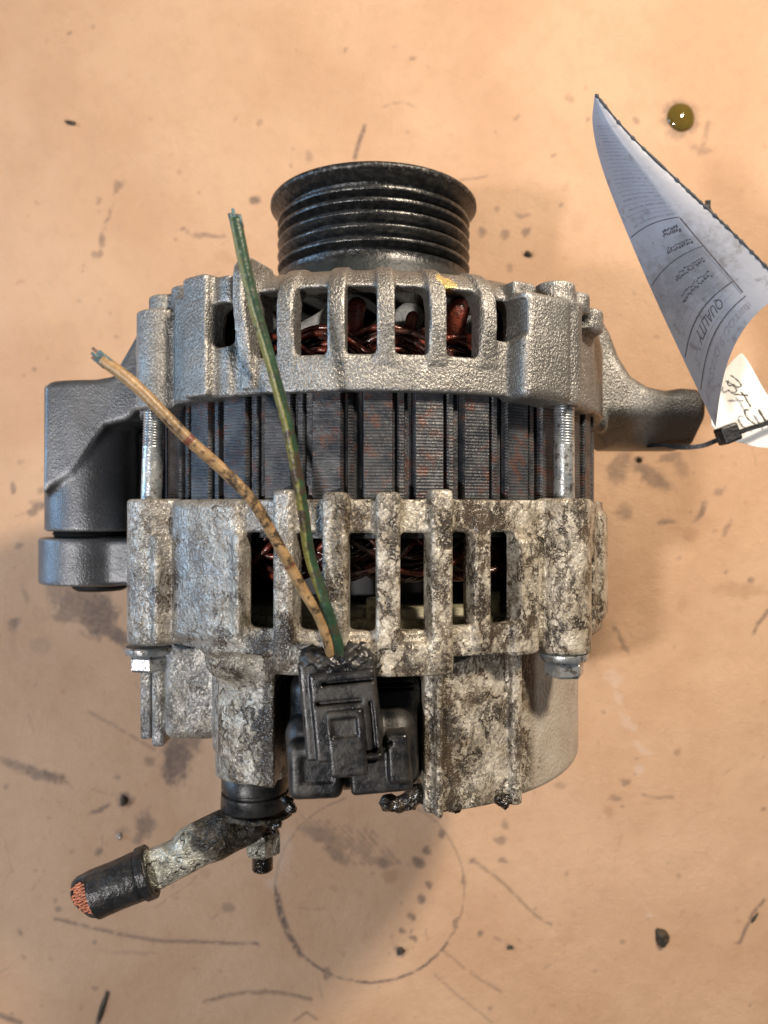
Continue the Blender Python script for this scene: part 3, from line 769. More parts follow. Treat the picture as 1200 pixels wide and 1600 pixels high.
# ---- terminal stud and insulator
v, f = lathe([(-344, 10), (-344, 43), (-347, 45), (-364, 45), (-366, 42), (-369, 42), (-371, 45), (-388, 46), (-391, 43), (-391, 10)], -171, GZ + 170, 72)
part('terminal_insulator', v, f, M['plastic'], alt, sharp=50)
v, f = tube([Vector((-163, -380 - i * 2, GZ + 163)) for i in range(51)], [13.5 + (0.7 if i % 2 else -0.5) for i in range(51)], 20)
part('terminal_stud', v, f, M['sludge'], alt, sharp=60)
v, f = hexprism(-163, GZ + 160, 25, -458, -428, 3, 0.25); part('terminal_nut', v, f, M['lug'], alt, smooth=False)

# ---- sludge lumps hanging off the bottom edge
def blob(name, pts, parent, mat, h=2.0, noise=4.0, seed=0):
    p = np.array([q[:3] for q in pts]); r = max(q[3] for q in pts) + 12
    vl = Vol(p.min(0) - r, p.max(0) + r, h)
    for q in pts: vl.op(lambda x, y, z, R, T, q=q: np.sqrt((x - q[0]) ** 2 + (y - q[1]) ** 2 + (z - q[2]) ** 2) - q[3], 'add', 6)
    a, b, c = rng.uniform(0, 6, 3)
    vl.d += (noise * (np.sin(vl.x * .33 + a) * np.sin(vl.y * .41 + b) * np.sin(vl.z * .37 + c) + .6 * np.sin(vl.x * .8 + b) * np.sin(vl.y * .9 + c) * np.sin(vl.z * .7))).astype(np.float32)
    v, q, g = vl.mesh(); return part(name, v, q, mat, parent, normals=g)
def PZ(px, py, z, r): a = P(px, py, z); return (a[0], a[1], z, r)
blob('sludge_lump', [PZ(694, 1246, 285, 8), PZ(706, 1254, 284, 9), PZ(714, 1262, 284, 6), PZ(726, 1250, 284, 7), PZ(738, 1246, 285, 5)], alt, M['sludge'])
blob('sludge_lump', [PZ(775, 1246, 275, 6), PZ(786, 1252, 275, 7), PZ(795, 1250, 272, 4)], alt, M['sludge'])
blob('sludge_lump', [PZ(606, 1254, 285, 10), PZ(622, 1258, 286, 9), PZ(638, 1252, 284, 11), PZ(652, 1240, 282, 12)], alt, M['sludge'], noise=1.6)
blob('sludge_lump', [PZ(455, 1262, 262, 7), PZ(448, 1252, 262, 7)], alt, M['sludge'], noise=2)
blob('sludge_lump', [PZ(420, 1288, 200, 5), PZ(434, 1288, 200, 6), PZ(428, 1300, 190, 4)], alt, M['sludge'], noise=1.5)

# ================================================================== PLUG WITH TWO CUT WIRES
ZP = 368
def XP(px, z=ZP): return (px - 600) * (D - z) / D
def YP(py, z=ZP): return (800 - py) * (D - z) / D
plug = empty('wiring_plug', (XP(545), YP(1160), GZ + 250), 'black oily plug with tan and green cut wires, pushed into the alternator', 'plug')
rot = R_(5.5); piv = (XP(535), YP(1110))
vl = Vol((-136, -344, 225), (62, -125, 388), 1.6)
def B(a, b, c, d, z0, z1, r=3, ro=rot): return s_box(XP(a), XP(b), YP(d), YP(c), z0, z1, r, ro, piv)
vl.op(B(470, 592, 1030, 1195, 290, 364, 5)[0])
vl.op(B(488, 590, 1050, 1190, 300, 370, 3)[0], 'add', 2)
vl.op(B(430, 652, 1134, 1266, 258, 330, 24, 0.06)[0], 'add', 4)
vl.op(B(440, 528, 1168, 1262, 262, 349, 10, 0.04)[0], 'add', 3)
vl.op(B(534, 634, 1184, 1260, 262, 344, 5, 0.09)[0], 'add', 2)
vl.op(B(600, 636, 1160, 1240, 262, 352, 5, 0.06)[0], 'add', 2)
vl.op(B(506, 588, 1064, 1070, 360, 390, 1)[0], 'sub', 2)       # slot lines on the neck
vl.op(B(494, 566, 1094, 1101, 362, 390, 1)[0], 'sub', 2)
vl.op(B(576, 583, 1100, 1180, 364, 390, 1)[0], 'sub', 2)
vl.op(B(528, 534, 1190, 1262, 332, 390, 1, 0.04)[0], 'sub', 2)
vl.op(B(530, 600, 1180, 1187, 338, 390, 1, 0.2)[0], 'sub', 2)
vl.op(B(463, 516, 1190, 1234, 347, 390, 3, 0.04)[0], 'sub', 2)
v, q, g = vl.mesh(); pbody = part('plug_body', v, q, M['plastic'], plug, normals=g)
vl = Vol((-110, -300, 345), (20, -150, 390), 2.0)
vl.op(B(508, 566, 1108, 1212, 356, 376, 3)[0]); vl.op(B(516, 556, 1120, 1150, 372, 390, 2)[0], 'sub', 2)
v, q, g = vl.mesh(); part('latch', v, q, M['plastic'], plug, normals=g)
def blobW(name, pts, parent, mat, **k): return blob(name, pts, parent, mat, **k)
blobW('rubber_seal', [PZ(488, 1030, 352, 14), PZ(505, 1034, 356, 13), PZ(525, 1036, 356, 13), PZ(548, 1034, 354, 14), PZ(568, 1032, 350, 14), PZ(578, 1040, 348, 13), PZ(560, 1016, 346, 10), PZ(545, 1014, 350, 8)], plug, M['plastic'], noise=3)
def wire(name, pts, rad, mat, parent, spots=(), stripe_ang=None):
    c = catmull([Vector(P(*p)) for p in pts], 14); seg = 20
    v, f = tube(c, rad, seg); o = part(name, v, f, mat, parent)
    ca = o.data.color_attributes.new('ring', 'FLOAT_COLOR', 'POINT'); n = len(c); data = []
    tot = 0; S = [0]
    for i in range(1, n): S.append(S[-1] + (c[i] - c[i - 1]).length)
    for i in range(n):
        s = S[i] / S[-1]
        sp = max([max(0, 1 - abs(s - q) / wq) for q, wq in spots] + [0])
        for k in range(seg):
            a = 2 * math.pi * k / seg + s * 1.5
            data += [(0.5 + 0.5 * math.cos(a - (stripe_ang or 0))) * min(1, max(0.25, 1.5 - 1.2 * s)), sp, max(0.0, 1 - abs(s - 0.52) / 0.22) + max(0, (s - 0.85) * 5), 1]
    ca.data.foreach_set('color', data); return o
wt = wire('tan_wire', [(160, 562, 470), (215, 605, 466), (290, 682, 452), (352, 738, 436), (396, 785, 424), (432, 845, 408), (468, 912, 392), (498, 962, 382), (512, 1000, 372), (518, 1028, 358)], 5.8, M['wire_tan'], plug, [(0.275, 0.018), (0.345, 0.009), (0.69, 0.012)])
wg = wire('green_wire', [(368, 342, 470), (382, 412, 466), (398, 480, 460), (424, 570, 448), (448, 660, 436), (464, 740, 424), (474, 800, 412), (484, 868, 398), (504, 930, 388), (520, 980, 376), (528, 1005, 368), (530, 1030, 356)], 5.8, M['wire_green'], plug, stripe_ang=-0.4)
for (par, p, nm) in ((wt, (152, 555, 472), 'wire_end'), (wg, (367, 339, 471), 'wire_end')):
    c = Vector(P(*p)); vs = []
    for k in range(11):
        a = k * 2.4; rr_ = 1.0 * math.sqrt(k) * 1.7; d = Vector((rr_ * math.cos(a), rr_ * math.sin(a), rr_ * .3))
        dirv = (Vector(P(*p)) - Vector(P(*((170, 570, 470) if par is wt else (370, 352, 470))))).normalized()
        vs.append(tube([c + d - dirv * 12, c + d + dirv * (1 + random.uniform(-2, 3))], 1.6, 6))
    v, f = merge(*vs); part(nm, v, f, M['verdigris'], par)

# ================================================================== BATTERY CABLE
cab = empty('battery_cable_stub', (-170, -400, GZ + 165), 'short cut black cable with bare copper end and tin lug bolted below the alternator', 'cable')
A0 = Vector(P(338, 1313, 185)); A1 = Vector(P(228, 1364, 196)); A2 = Vector(P(133, 1404, 206))
ax = (A2 - A1).normalized()
vl = Vol((-350, -520, 90), (-100, -376, 245), 2.0)
zc = lambda p: (p[0], p[1], p[2] - GZ)
vl.op(s_cyl(-166, 168, 46, -401, -394, 2)[0])
vl.op(s_caps(zc(A0), zc(A1), 22, 27)[0], 'add', 8)
vl.op(s_caps(zc(Vector(P(392, 1290, 172))), zc(A0), 22, 24)[0], 'add', 8)
vl.op(s_caps(zc(Vector(P(348, 1292, 186))), zc(Vector(P(300, 1318, 190))), 22, 24)[0], 'add', 8)
vl.op(s_caps((-300, -440, 232), (-262, -472, 228), 7)[0], 'sub', 10)   # crimp dents
vl.op(s_caps((-252, -420, 224), (-230, -452, 216), 8)[0], 'sub', 12)
vl.op(lambda x, y, z, R, T: z - 212 - 0.10 * (x + 280), 'int', 8)      # flattened by the crimping tool
v, q, g = vl.mesh(); part('cable_lug', v, q, M['lug'], cab, normals=g)
# insulation with a hollow end
pts = []; rads = []
prof_i = [(0.00, 27), (0.02, 30), (0.06, 31), (0.5, 29.5), (0.86, 30), (0.95, 28.5), (1.0, 26), (1.0, 20.5), (0.97, 17), (0.88, 15)]
L0 = A1 - ax * 8; LL = (A2 - L0).length
for t_, r in prof_i: pts.append((t_ * LL, r))
up = ax.cross(Vector((0, 0, 1))).normalized(); sd = ax.cross(up); v = []; f = []; seg = 48
for j, (s, r) in enumerate(pts):
    for k in range(seg):
        a = 2 * math.pi * k / seg; q_ = 1.0 if r > 25 else 1.0
        tilt = (-24 * math.sin(a) if j >= 5 else 0)
        v.append(tuple(L0 + ax * (s - (tilt if j < 9 else 0)) + up * (r * 1.03 * math.cos(a)) + sd * (r * .95 * math.sin(a))))
for j in range(len(pts) - 1):
    for k in range(seg): k2 = (k + 1) % seg; f.append((j * seg + k, j * seg + k2, (j + 1) * seg + k2, (j + 1) * seg + k))
ins = part('cable_insulation', v, f, M['insulation'], cab, sharp=60)
tl = []
for k in range(90):
    rr_ = 1.95 * math.sqrt(k); a = k * 2.39996; o_ = up * (rr_ * math.cos(a) * 1.15) + sd * (rr_ * math.sin(a))
    e = L0 + ax * (LL + random.uniform(-2.5, 2.5) + 13 - rr_ * .65 + 21 * math.sin(a) * rr_ / 18) + o_
    tl.append(tube([L0 + ax * (LL - 50) + o_, e - ax * 3, e], [1.9, 1.9, 1.1], 6))
v, f = merge(*tl); cs = part('copper_strand', v, f, M['bare_copper'], cab, sharp=50); cs['kind'] = 'stuff'
v, f = tube([L0 + ax * 2 , L0 + ax * 12], [34, 34], 40); part('insulation_collar', v, f, M['insulation'], cab, sharp=50)

# ================================================================== HANGING PAPER LABEL
# u runs along the strip (top tip -> bottom), v runs across it (right edge -> curled left edge)
lab_c = Vector(P(1060, 400, 240))
E = catmull([P(930, 147, 330), P(985, 212, 325), P(1075, 298, 318), P(1150, 369, 312), P(1232, 455, 300), P(1310, 545, 290)], 12)
Lf = catmull([P(929, 150, 330), P(925, 190, 300), P(938, 250, 262), P(968, 335, 232), P(1012, 440, 205), P(1068, 580, 176), ], 12)
Lf2 = catmull([P(929, 150, 330), P(926, 195, 300), P(940, 260, 262), P(974, 350, 232), P(1030, 480, 200), P(1118, 668, 150)], 12)
nE = len(E) - 1
Bm = catmull([P(931, 150, 332), P(950, 200, 345), P(1000, 268, 352), P(1062, 360, 352), P(1130, 450, 345), P(1200, 560, 330)], 12)
def sheet(u, v, off=0.0):
    def ev(c, u): x = max(0, min(0.99999, u)) * (len(c) - 1); i = int(x); return c[i].lerp(c[i + 1], x - i)
    a = ev(E, u); b = ev(Lf2, u)
    ch = b - a; L = ch.length
    nrm = Vector((-0.30, -0.42, 0.86)).normalized()
    nrm = (nrm - ch * (nrm.dot(ch) / max(L * L, 1e-6))).normalized()
    bul = L * 0.26 * math.sin(math.pi * v) * (1 - 0.25 * v)
    p = a + ch * v + nrm * (bul + off)
    # the lower edge swings round the curl
    return p
UM = 0.83
def cutu(v): return 0.80 + 0.20 * v ** 1.25        # bottom edge of the strip in u
NU, NV = 90, 36; v = []; f = []
for side in (0.0, -1.6):
    for i in range(NU + 1):
        for j in range(NV + 1):
            vv = j / NV; v.append(tuple(sheet(i / NU * cutu(vv), vv, side)))
W_ = NV + 1; SZ = (NU + 1) * W_
for i in range(NU):
    for j in range(NV):
        a = i * W_ + j; f.append((a, a + 1, a + W_ + 1, a + W_)); f.append((SZ + a, SZ + a + W_, SZ + a + W_ + 1, SZ + a + 1))
for i in range(NU):
    for j in (0, NV): a = i * W_ + j; f.append((a, a + W_, SZ + a + W_, SZ + a))
for j in range(NV):
    for i in (0, NU): a = i * W_ + j; f.append((a, a + 1, SZ + a + 1, SZ + a))
tagp = empty('paper_label', tuple(Vector(P(1120, 650, 100))), 'curled printed paper label with ruled lines, hanging at upper right from a black cable tie', 'label')
part('printed_sheet', v, f, M['paper'], tagp, sharp=50)
# worn dark edge along the right side
n = 80; pts = [sheet(i / n * 0.80, 0.0, -0.4) for i in range(n + 1)]
vv_, ff_ = tube(pts, [1.0 + 1.6 * abs(math.sin(i * 1.7)) * random.random() for i in range(n + 1)], 6); part('grimy_edge', vv_, ff_, M['paper_edge'], tagp)
# print: ruled lines and bars laid on the sheet
def ribbon(uv, wd, off=0.6):
    """uv: polyline in sheet space, wd width in units"""
    v = []; f = []
    P3 = [sheet(a, b, off) for a, b in uv]
    for i, p in enumerate(P3):
        d = (P3[min(i + 1, len(P3) - 1)] - P3[max(i - 1, 0)]).normalized()
        a, b = uv[i]; e = 0.01; du = sheet(min(a + e, 1), b, off) - sheet(a - e, b, off); dv = sheet(a, min(b + e, 1), off) - sheet(a, b - e, off)
        nr = du.cross(dv).normalized(); s = nr.cross(d).normalized() * (wd / 2); v += [tuple(p - s), tuple(p + s)]
    for i in range(len(P3) - 1): f.append((2 * i, 2 * i + 1, 2 * i + 3, 2 * i + 2))
    return v, f
def seg(u0, v0, u1, v1, n=14): return [(u0 + (u1 - u0) * i / n, v0 + (v1 - v0) * i / n) for i in range(n + 1)]
rl = []
def uA(vv, base): base = base * 1.058; return base + 0.2 * base / 0.8 * vv ** 1.25      # line parallel to the bottom edge
def cross(base, v0, v1, n=16): return [(uA(v0 + (v1 - v0) * i / n, base), v0 + (v1 - v0) * i / n) for i in range(n + 1)]
rl.append(ribbon([((0.50 + 0.22 * i / 20 + 0.015) * 1.058, 0.30 - 0.06 * i / 20) for i in range(21)], 1.5))
for b_, v0 in ((0.715, 0.235), (0.675, 0.245), (0.575, 0.27), (0.485, 0.30)): rl.append(ribbon(cross(b_, v0, 0.97), 1.5 if b_ > .6 else 1.2))
v, f = merge(*rl); part('ruled_line', v, f, M['ink'], tagp, smooth=False)
bars = []
r2 = random.Random(8)
for b_, v0, v1, wd in ((0.640, 0.36, 0.72, 3.4), (0.632, 0.36, 0.70, 2.0), (0.607, 0.34, 0.68, 3.2), (0.600, 0.34, 0.66, 2.0), (0.556, 0.33, 0.62, 3.4), (0.549, 0.33, 0.60, 2.0), (0.52, 0.36, 0.56, 4.5), (0.51, 0.37, 0.55, 3.5)):
    x = v0
    while x < v1:
        l_ = r2.uniform(0.010, 0.026); bars.append(ribbon(cross(b_ + r2.uniform(-.002, .002), x, min(x + l_, v1), 3), wd * r2.uniform(0.6, 1.1))); x += l_ + 0.007
v, f = merge(*bars); o = part('printed_word', v, f, M['ink'], tagp, smooth=False)
bars = []
for k in range(26):
    b_ = 0.16 + k * 0.0125; v0 = 0.42 - 0.004 * k + r2.uniform(-.02, .02)
    bars.append(ribbon(cross(b_, v0, 0.90 - r2.random() * .1, 10), r2.choice([1.0, 1.3, 2.4])))
for k in range(14):
    b_ = 0.585 + k * 0.011; bars.append(ribbon(cross(b_, 0.30 + r2.random() * .12, 0.9, 10), 0.7))
v, f = merge(*bars); part('printed_line', v, f, M['ink_pale'], tagp, smooth=False)
# lettering laid on the curved sheet
def text_on_sheet(body, base, v0, size, squeeze=1.0):
    cu = bpy.data.curves.new('tmp', 'FONT'); cu.body = body; cu.size = 1.0; cu.resolution_u = 3
    ob = bpy.data.objects.new('tmp', cu); me = ob.to_mesh() if False else bpy.data.meshes.new_from_object(ob)
    # place: text runs across the sheet (v), tops toward the bottom edge (larger u)
    Ls = (sheet(uA(.5, base), 0.2) - sheet(uA(.5, base), 0.8)).length / 0.6; Lu = (sheet(base - .05, .5) - sheet(base + .05, .5)).length / 0.1
    vs = []
    for p in me.vertices:
        b2 = v0 + p.co.x * size / Ls * squeeze; u2 = base + p.co.y * size / Lu
        vs.append(tuple(sheet(uA(b2, u2), b2, 0.7)))
    fs = [tuple(q.vertices) for q in me.polygons]
    bpy.data.objects.remove(ob); bpy.data.curves.remove(cu); bpy.data.meshes.remove(me)
    return vs, fs
v, f = merge(text_on_sheet('QUALITY', 0.684, 0.40, 12.5, 1.0)); part('lettering', v, f, M['ink'], tagp, smooth=False)
v, f = merge(text_on_sheet('UPTOD 9 DIY SHOP', 0.726, 0.24, 9, 1.4)); part('lettering', v, f, M['ink_pale'], tagp, smooth=False)

# white handwritten card hanging behind
card = empty('handwritten_card', tuple(Vector(P(1135, 680, 40))), 'small white card with handwritten black numbers tucked behind the printed label', 'card')
def cardp(s, t, off=0.0):     # s across from left edge, t down
    a = Vector(P(1092 + 150 * 0, 600, 60)).lerp(Vector(P(1150, 560, 70)), s) if False else None
    top = Vector(P(1085, 590, 52)).lerp(Vector(P(1165, 540, 60)), s)
    bot = Vector(P(1132, 695, 52)).lerp(Vector(P(1270, 700, 60)), s)
    p = top.lerp(bot, t); p.z += 10 * math.sin(math.pi * s) + off; return p
n1 = 20; v = []; f = []
outline = catmull([P(1110, 640, 40), P(1118, 600, 44), P(1152, 556, 50), P(1166, 560, 50), P(1196, 612, 50), P(1238, 672, 48), P(1240, 699, 44), P(1190, 699, 44), P(1160, 692, 44), P(1132, 686, 42), P(1112, 664, 40)], 5)
ctr = sum(outline, Vector()) / len(outline)
no = len(outline)
for off in (0, -2.2):
    for p in outline: v.append((p.x, p.y, p.z + off))
f.append(tuple(range(no))); f.append(tuple(range(no, 2 * no))[::-1])
for i in range(no): j = (i + 1) % no; f.append((i, no + i, no + j, j))
part('card_sheet', v, f, M['paper_white'], card, smooth=False)
def stroke(pxs, wd=1.9, name='handwriting'):
    c = catmull([Vector(P(a, b, 54)) for a, b in pxs], 8); v = []; f = []
    for i, p in enumerate(c):
        d = (c[min(i + 1, len(c) - 1)] - c[max(i - 1, 0)]).normalized(); s = Vector((-d.y, d.x, 0)).normalized() * (wd * (0.7 + 0.5 * abs(math.sin(i * .35))) / 2)
        v += [(p.x - s.x, p.y - s.y, p.z), (p.x + s.x, p.y + s.y, p.z)]
    for i in range(len(c) - 1): f.append((2 * i, 2 * i + 1, 2 * i + 3, 2 * i + 2))
    return v, f
v, f = stroke([(1141, 586), (1147, 590), (1154, 596), (1158, 603), (1152, 605), (1146, 601), (1141, 603), (1137, 600), (1138, 594)]); part('handwriting', v, f, M['marker'], card, smooth=False)
v, f = merge(stroke([(1146, 616), (1156, 617), (1169, 618)]), stroke([(1157, 612), (1163, 619), (1168, 628), (1173, 636)])); part('handwriting', v, f, M['marker'], card, smooth=False)
v, f = merge(stroke([(1170, 641), (1163, 641), (1165, 649), (1170, 656), (1177, 661), (1184, 666)]), stroke([(1185, 640), (1191, 650), (1198, 661), (1203, 668)], 3)); part('handwriting', v, f, M['marker'], card, smooth=False)

# black cable tie
tie = empty('cable_tie', tuple(Vector(P(1138, 680, 30))), 'thin black cable tie looped round the arm end and through the paper label', 'cable tie')
def strap(pts, wd, th):
    c = catmull([Vector(P(*p)) for p in pts], 10); v = []; f = []
    for i, p in enumerate(c):
        d = (c[min(i + 1, len(c) - 1)] - c[max(i - 1, 0)]).normalized(); s = Vector((0, 0, 1)).cross(d).normalized(); n_ = d.cross(s)
        for a, b in ((1, 1), (-1, 1), (-1, -1), (1, -1)): v.append(tuple(p + s * (a * wd / 2) + n_ * (b * th / 2)))
    for i in range(len(c) - 1):
        for k in range(4): k2 = (k + 1) % 4; f.append((4 * i + k, 4 * i + k2, 4 * i + 4 + k2, 4 * i + 4 + k))
    f.append((3, 2, 1, 0)); e = 4 * (len(c) - 1); f.append((e, e + 1, e + 2, e + 3)); return v, f
v, f = strap([(1012, 697, -40), (1035, 696, 0), (1062, 699, 34), (1095, 697, 52), (1120, 688, 58), (1140, 681, 62), (1170, 670, 66), (1200, 660, 66), (1245, 635, 62), (1268, 560, 60), (1252, 480, 60), (1195, 425, 60), (1146, 385, 60), (1122, 352, 60), (1107, 328, 62), (1106, 313, 64)], 7, 4); part('strap', v, f, M['tie'], tie, smooth=False)
vl = Vol((P(1100, 0, 60)[0], P(0, 730, 60)[1], 30), (P(1180, 0, 60)[0], P(0, 630, 60)[1], 95), 1.6)
bb_ = s_box(*sorted((P(1125, 0, 66)[0], P(1153, 0, 66)[0])), *sorted((P(0, 664, 66)[1], P(0, 692, 66)[1])), 48, 76, 3, 0.38, P(1139, 678, 66)[:2]); vl.op(bb_[0])
v, q, g = vl.mesh(); part('lock_head', v, q, M['tie'], tie, normals=g)
c = catmull([Vector(P(1104, 335, 20)), Vector(P(1100, 324, 16)), Vector(P(1094, 318, 10))], 6)

# ================================================================== BENCH
GS = (D + GZ) / D
def G(px, py): return ((px - 600) * GS, (800 - py) * GS)
def vnoise(x, y, sc_, seed):
    r_ = np.random.default_rng(seed); t = r_.random((256, 256)); x = x / sc_; y = y / sc_
    xi = np.floor(x).astype(int); yi = np.floor(y).astype(int); fx = x - xi; fy = y - yi; fx = fx * fx * (3 - 2 * fx); fy = fy * fy * (3 - 2 * fy)
    a = t[xi % 256, yi % 256]; b = t[(xi + 1) % 256, yi % 256]; c = t[xi % 256, (yi + 1) % 256]; d_ = t[(xi + 1) % 256, (yi + 1) % 256]
    return (a * (1 - fx) + b * fx) * (1 - fy) + (c * (1 - fx) + d_ * fx) * fy
gx = np.arange(-860, 861, 3.2); gy = np.arange(-1120, 1121, 3.2)
XX, YY = np.meshgrid(gx, gy, indexing='ij')
PXg = XX / GS + 600; PYg = 800 - YY / GS
n1 = vnoise(PXg, PYg, 14, 1) * .6 + vnoise(PXg, PYg, 6, 2) * .4 - .5; n2 = vnoise(PXg, PYg, 16, 3) * .6 + vnoise(PXg, PYg, 5, 4) * .4 - .5
n3 = vnoise(PXg, PYg, 9, 5) * .5 + vnoise(PXg, PYg, 4.5, 6) * .5
wx = PXg + n1 * 9; wy = PYg + n2 * 9
dark = np.zeros_like(XX); rust = np.zeros_like(XX); white = np.zeros_like(XX)
def stain(arr, px, py, rx, ry, ang=0, s=1.0, soft=0.85, rough=0.4):  # soft blob in a mask, for stains and one painted shadow
    a = R_(ang); m = (np.abs(PXg - px) < max(rx, ry) * 2 + 12) & (np.abs(PYg - py) < max(rx, ry) * 2 + 12)
    x = wx[m] - px; y = wy[m] - py; u = (x * math.cos(a) + y * math.sin(a)) / rx; q = (-x * math.sin(a) + y * math.cos(a)) / ry
    d_ = np.sqrt(u * u + q * q) + (n3[m] - .5) * rough * 2
    val = np.clip((1 + soft * .5 - d_) / soft, 0, 1); val = val * val * (3 - 2 * val) * s; arr[m] = np.maximum(arr[m], val)
def streak(arr, pts, wd, s=0.8, gap=0.35):
    c = catmull([(a, b, 0) for a, b in pts], 16); c = np.array([(p.x, p.y) for p in c])
    lo = c.min(0) - 12; hi = c.max(0) + 12; m = (PXg > lo[0]) & (PXg < hi[0]) & (PYg > lo[1]) & (PYg < hi[1])
    x = (PXg + n1 * 3)[m]; y = (PYg + n2 * 3)[m]; d_ = np.full(x.shape, 1e9)
    for i in range(len(c) - 1):
        e = c[i + 1] - c[i]; t = np.clip(((x - c[i, 0]) * e[0] + (y - c[i, 1]) * e[1]) / (e @ e + 1e-9), 0, 1); d_ = np.minimum(d_, np.hypot(x - c[i, 0] - t * e[0], y - c[i, 1] - t * e[1]))
    mod = np.clip((n3[m] - gap) * 4, 0, 1)
    arr[m] = np.maximum(arr[m], np.clip(1.5 - d_ / wd, 0, 1) * s * mod)
S = stain
# top-left
S(dark, 110, 191, 12, 4, 12, .6); S(dark, 183, 290, 9, 7, 0, .5); S(dark, 158, 375, 6, 10, 0, .6); S(dark, 152, 398, 7, 5, 0, .5); S(dark, 155, 313, 4, 5, 0, .4)
streak(dark, [(184, 288), (172, 320), (162, 360), (155, 398)], 3, .5, .4)
S(dark, 399, 311, 7, 7, 0, .75); streak(dark, [(285, 357), (312, 366), (350, 369)], 3, .55, .3); S(dark, 316, 367, 14, 4, 6, .5)
S(dark, 482, 242, 5, 8, -20, .35); streak(dark, [(570, 195), (562, 218), (554, 245)], 3.2, .7, .1); S(rust, 279, 267, 4, 5, 0, .5); S(rust, 30, 440, 6, 4, 0, .5); S(dark, 404, 191, 5, 5, 0, .3)
S(rust, 350, 400, 16, 9, 20, .25); S(dark, 645, 90, 5, 4, 0, .45); streak(dark, [(600, 165), (625, 158), (650, 166)], 2, .3, .3)
S(dark, 1064, 183, 27, 30, 0, .55, 0.5, .2)
# between pulley and label
S(dark, 751, 363, 6, 7, 0, .55); S(dark, 790, 366, 8, 7, 10, .5); S(dark, 823, 362, 6, 8, 30, .6); S(dark, 825, 396, 7, 5, 30, .75); S(dark, 796, 418, 6, 7, 0, .35); S(dark, 815, 335, 12, 4, 0, .4)
streak(dark, [(720, 280), (745, 278), (762, 274)], 2, .4, .2); S(dark, 776, 325, 5, 4, 0, .4); S(rust, 885, 292, 8, 9, 0, .3); S(rust, 905, 345, 12, 14, 0, .2)
S(dark, 994, 189, 6, 6, 0, .5); S(dark, 918, 184, 4, 6, 0, .5); S(dark, 890, 152, 9, 6, 30, .3); S(dark, 1097, 232, 16, 6, 10, .33); streak(dark, [(1108, 190), (1104, 210), (1094, 238)], 4, .35, .2)
# right of the body
S(dark, 968, 730, 16, 26, 25, .55); S(dark, 1020, 745, 34, 13, 35, .62); S(dark, 1000, 718, 6, 6, 0, .9); S(dark, 1045, 715, 20, 5, -20, .5); S(dark, 1064, 728, 10, 22, -30, .35)
S(dark, 978, 802, 14, 12, 0, .5); S(dark, 1040, 815, 14, 5, -6, .6); S(dark, 1096, 800, 5, 17, 32, .65); S(dark, 1122, 768, 8, 6, 0, .5); S(rust, 1080, 836, 14, 10, 0, .45); S(dark, 1136, 828, 4, 14, 30, .45)
S(rust, 1160, 922, 42, 11, 0, .5); S(dark, 1174, 906, 6, 5, 0, .6); S(dark, 1190, 970, 3.5, 24, 35, .6); S(dark, 970, 1000, 4, 24, -25, .5); S(rust, 1065, 945, 9, 12, 0, .3); S(dark, 1062, 872, 5, 4, 0, .3)
S(rust, 935, 940, 16, 10, 20, .35); S(rust, 925, 1030, 10, 14, 0, .3)
for q in [(960, 1060, 14, 12, 0), (968, 1090, 6, 12, -20), (980, 1128, 6, 18, -45), (1005, 1170, 5, 18, -60), (1000, 1205, 8, 8, 0), (1015, 1432, 8, 4, 0)]: S(white, *q, .55, 1.0)
S(dark, 1060, 1175, 5, 5, 0, .35); S(dark, 979, 1223, 8, 5, 10, .5); S(dark, 960, 1247, 9, 5, 0, .45); S(rust, 952, 1270, 8, 8, 0, .5); streak(dark, [(1005, 1243), (1030, 1247), (1052, 1246)], 2.5, .4, .2); S(dark, 876, 1228, 6, 6, 0, .3)
# bottom right
streak(dark, [(740, 1345), (790, 1385), (830, 1425), (862, 1447)], 2.4, .5, .15); streak(dark, [(692, 1485), (740, 1525), (785, 1553)], 2, .4, .2); streak(dark, [(680, 1525), (720, 1560), (770, 1600)], 2, .35, .2)
S(dark, 782, 1315, 10, 6, 0, .55); S(dark, 790, 1290, 6, 6, 0, .4); S(dark, 785, 1347, 9, 4, 0, .5); S(dark, 690, 1303, 5, 7, 0, .7); S(dark, 740, 1347, 5, 4, 0, .6)
for a, b, r in [(655, 1350, 9), (668, 1330, 7), (660, 1405, 8), (643, 1432, 7), (630, 1455, 6), (626, 1486, 9), (645, 1468, 6), (672, 1385, 6), (648, 1345, 6)]: S(dark, a, b, r, r * .8, 30, .7)
S(dark, 725, 1376, 4, 9, 0, .6); S(dark, 713, 1443, 5, 9, 20, .55); S(dark, 751, 1459, 5, 5, 0, .6); S(dark, 797, 1481, 7, 5, 0, .65); S(dark, 780, 1470, 6, 3, 20, .4); S(dark, 976, 1472, 5, 4, 0, .4)
streak(dark, [(1195, 1408), (1175, 1435), (1158, 1475)], 2.6, .65, .1); S(dark, 1157, 1474, 7, 3, 0, .6); S(rust, 885, 1465, 14, 12, 0, .25)
# ring left by a can
ring = [(578 + 148 * math.cos(R_(a)), 1390 + 146 * math.sin(R_(a))) for a in range(-60, 262, 9)]
streak(dark, ring, 1.1, .55, .12); arc2 = [(578 + 148 * math.cos(R_(a)), 1390 + 146 * math.sin(R_(a))) for a in range(35, 186, 7)]
streak(dark, arc2, 1.9, .9, .25); streak(dark, [(432, 1400), (440, 1430), (452, 1462), (470, 1492)], 4.5, .9, .2); S(dark, 512, 1520, 7, 8, 0, .6, .8)
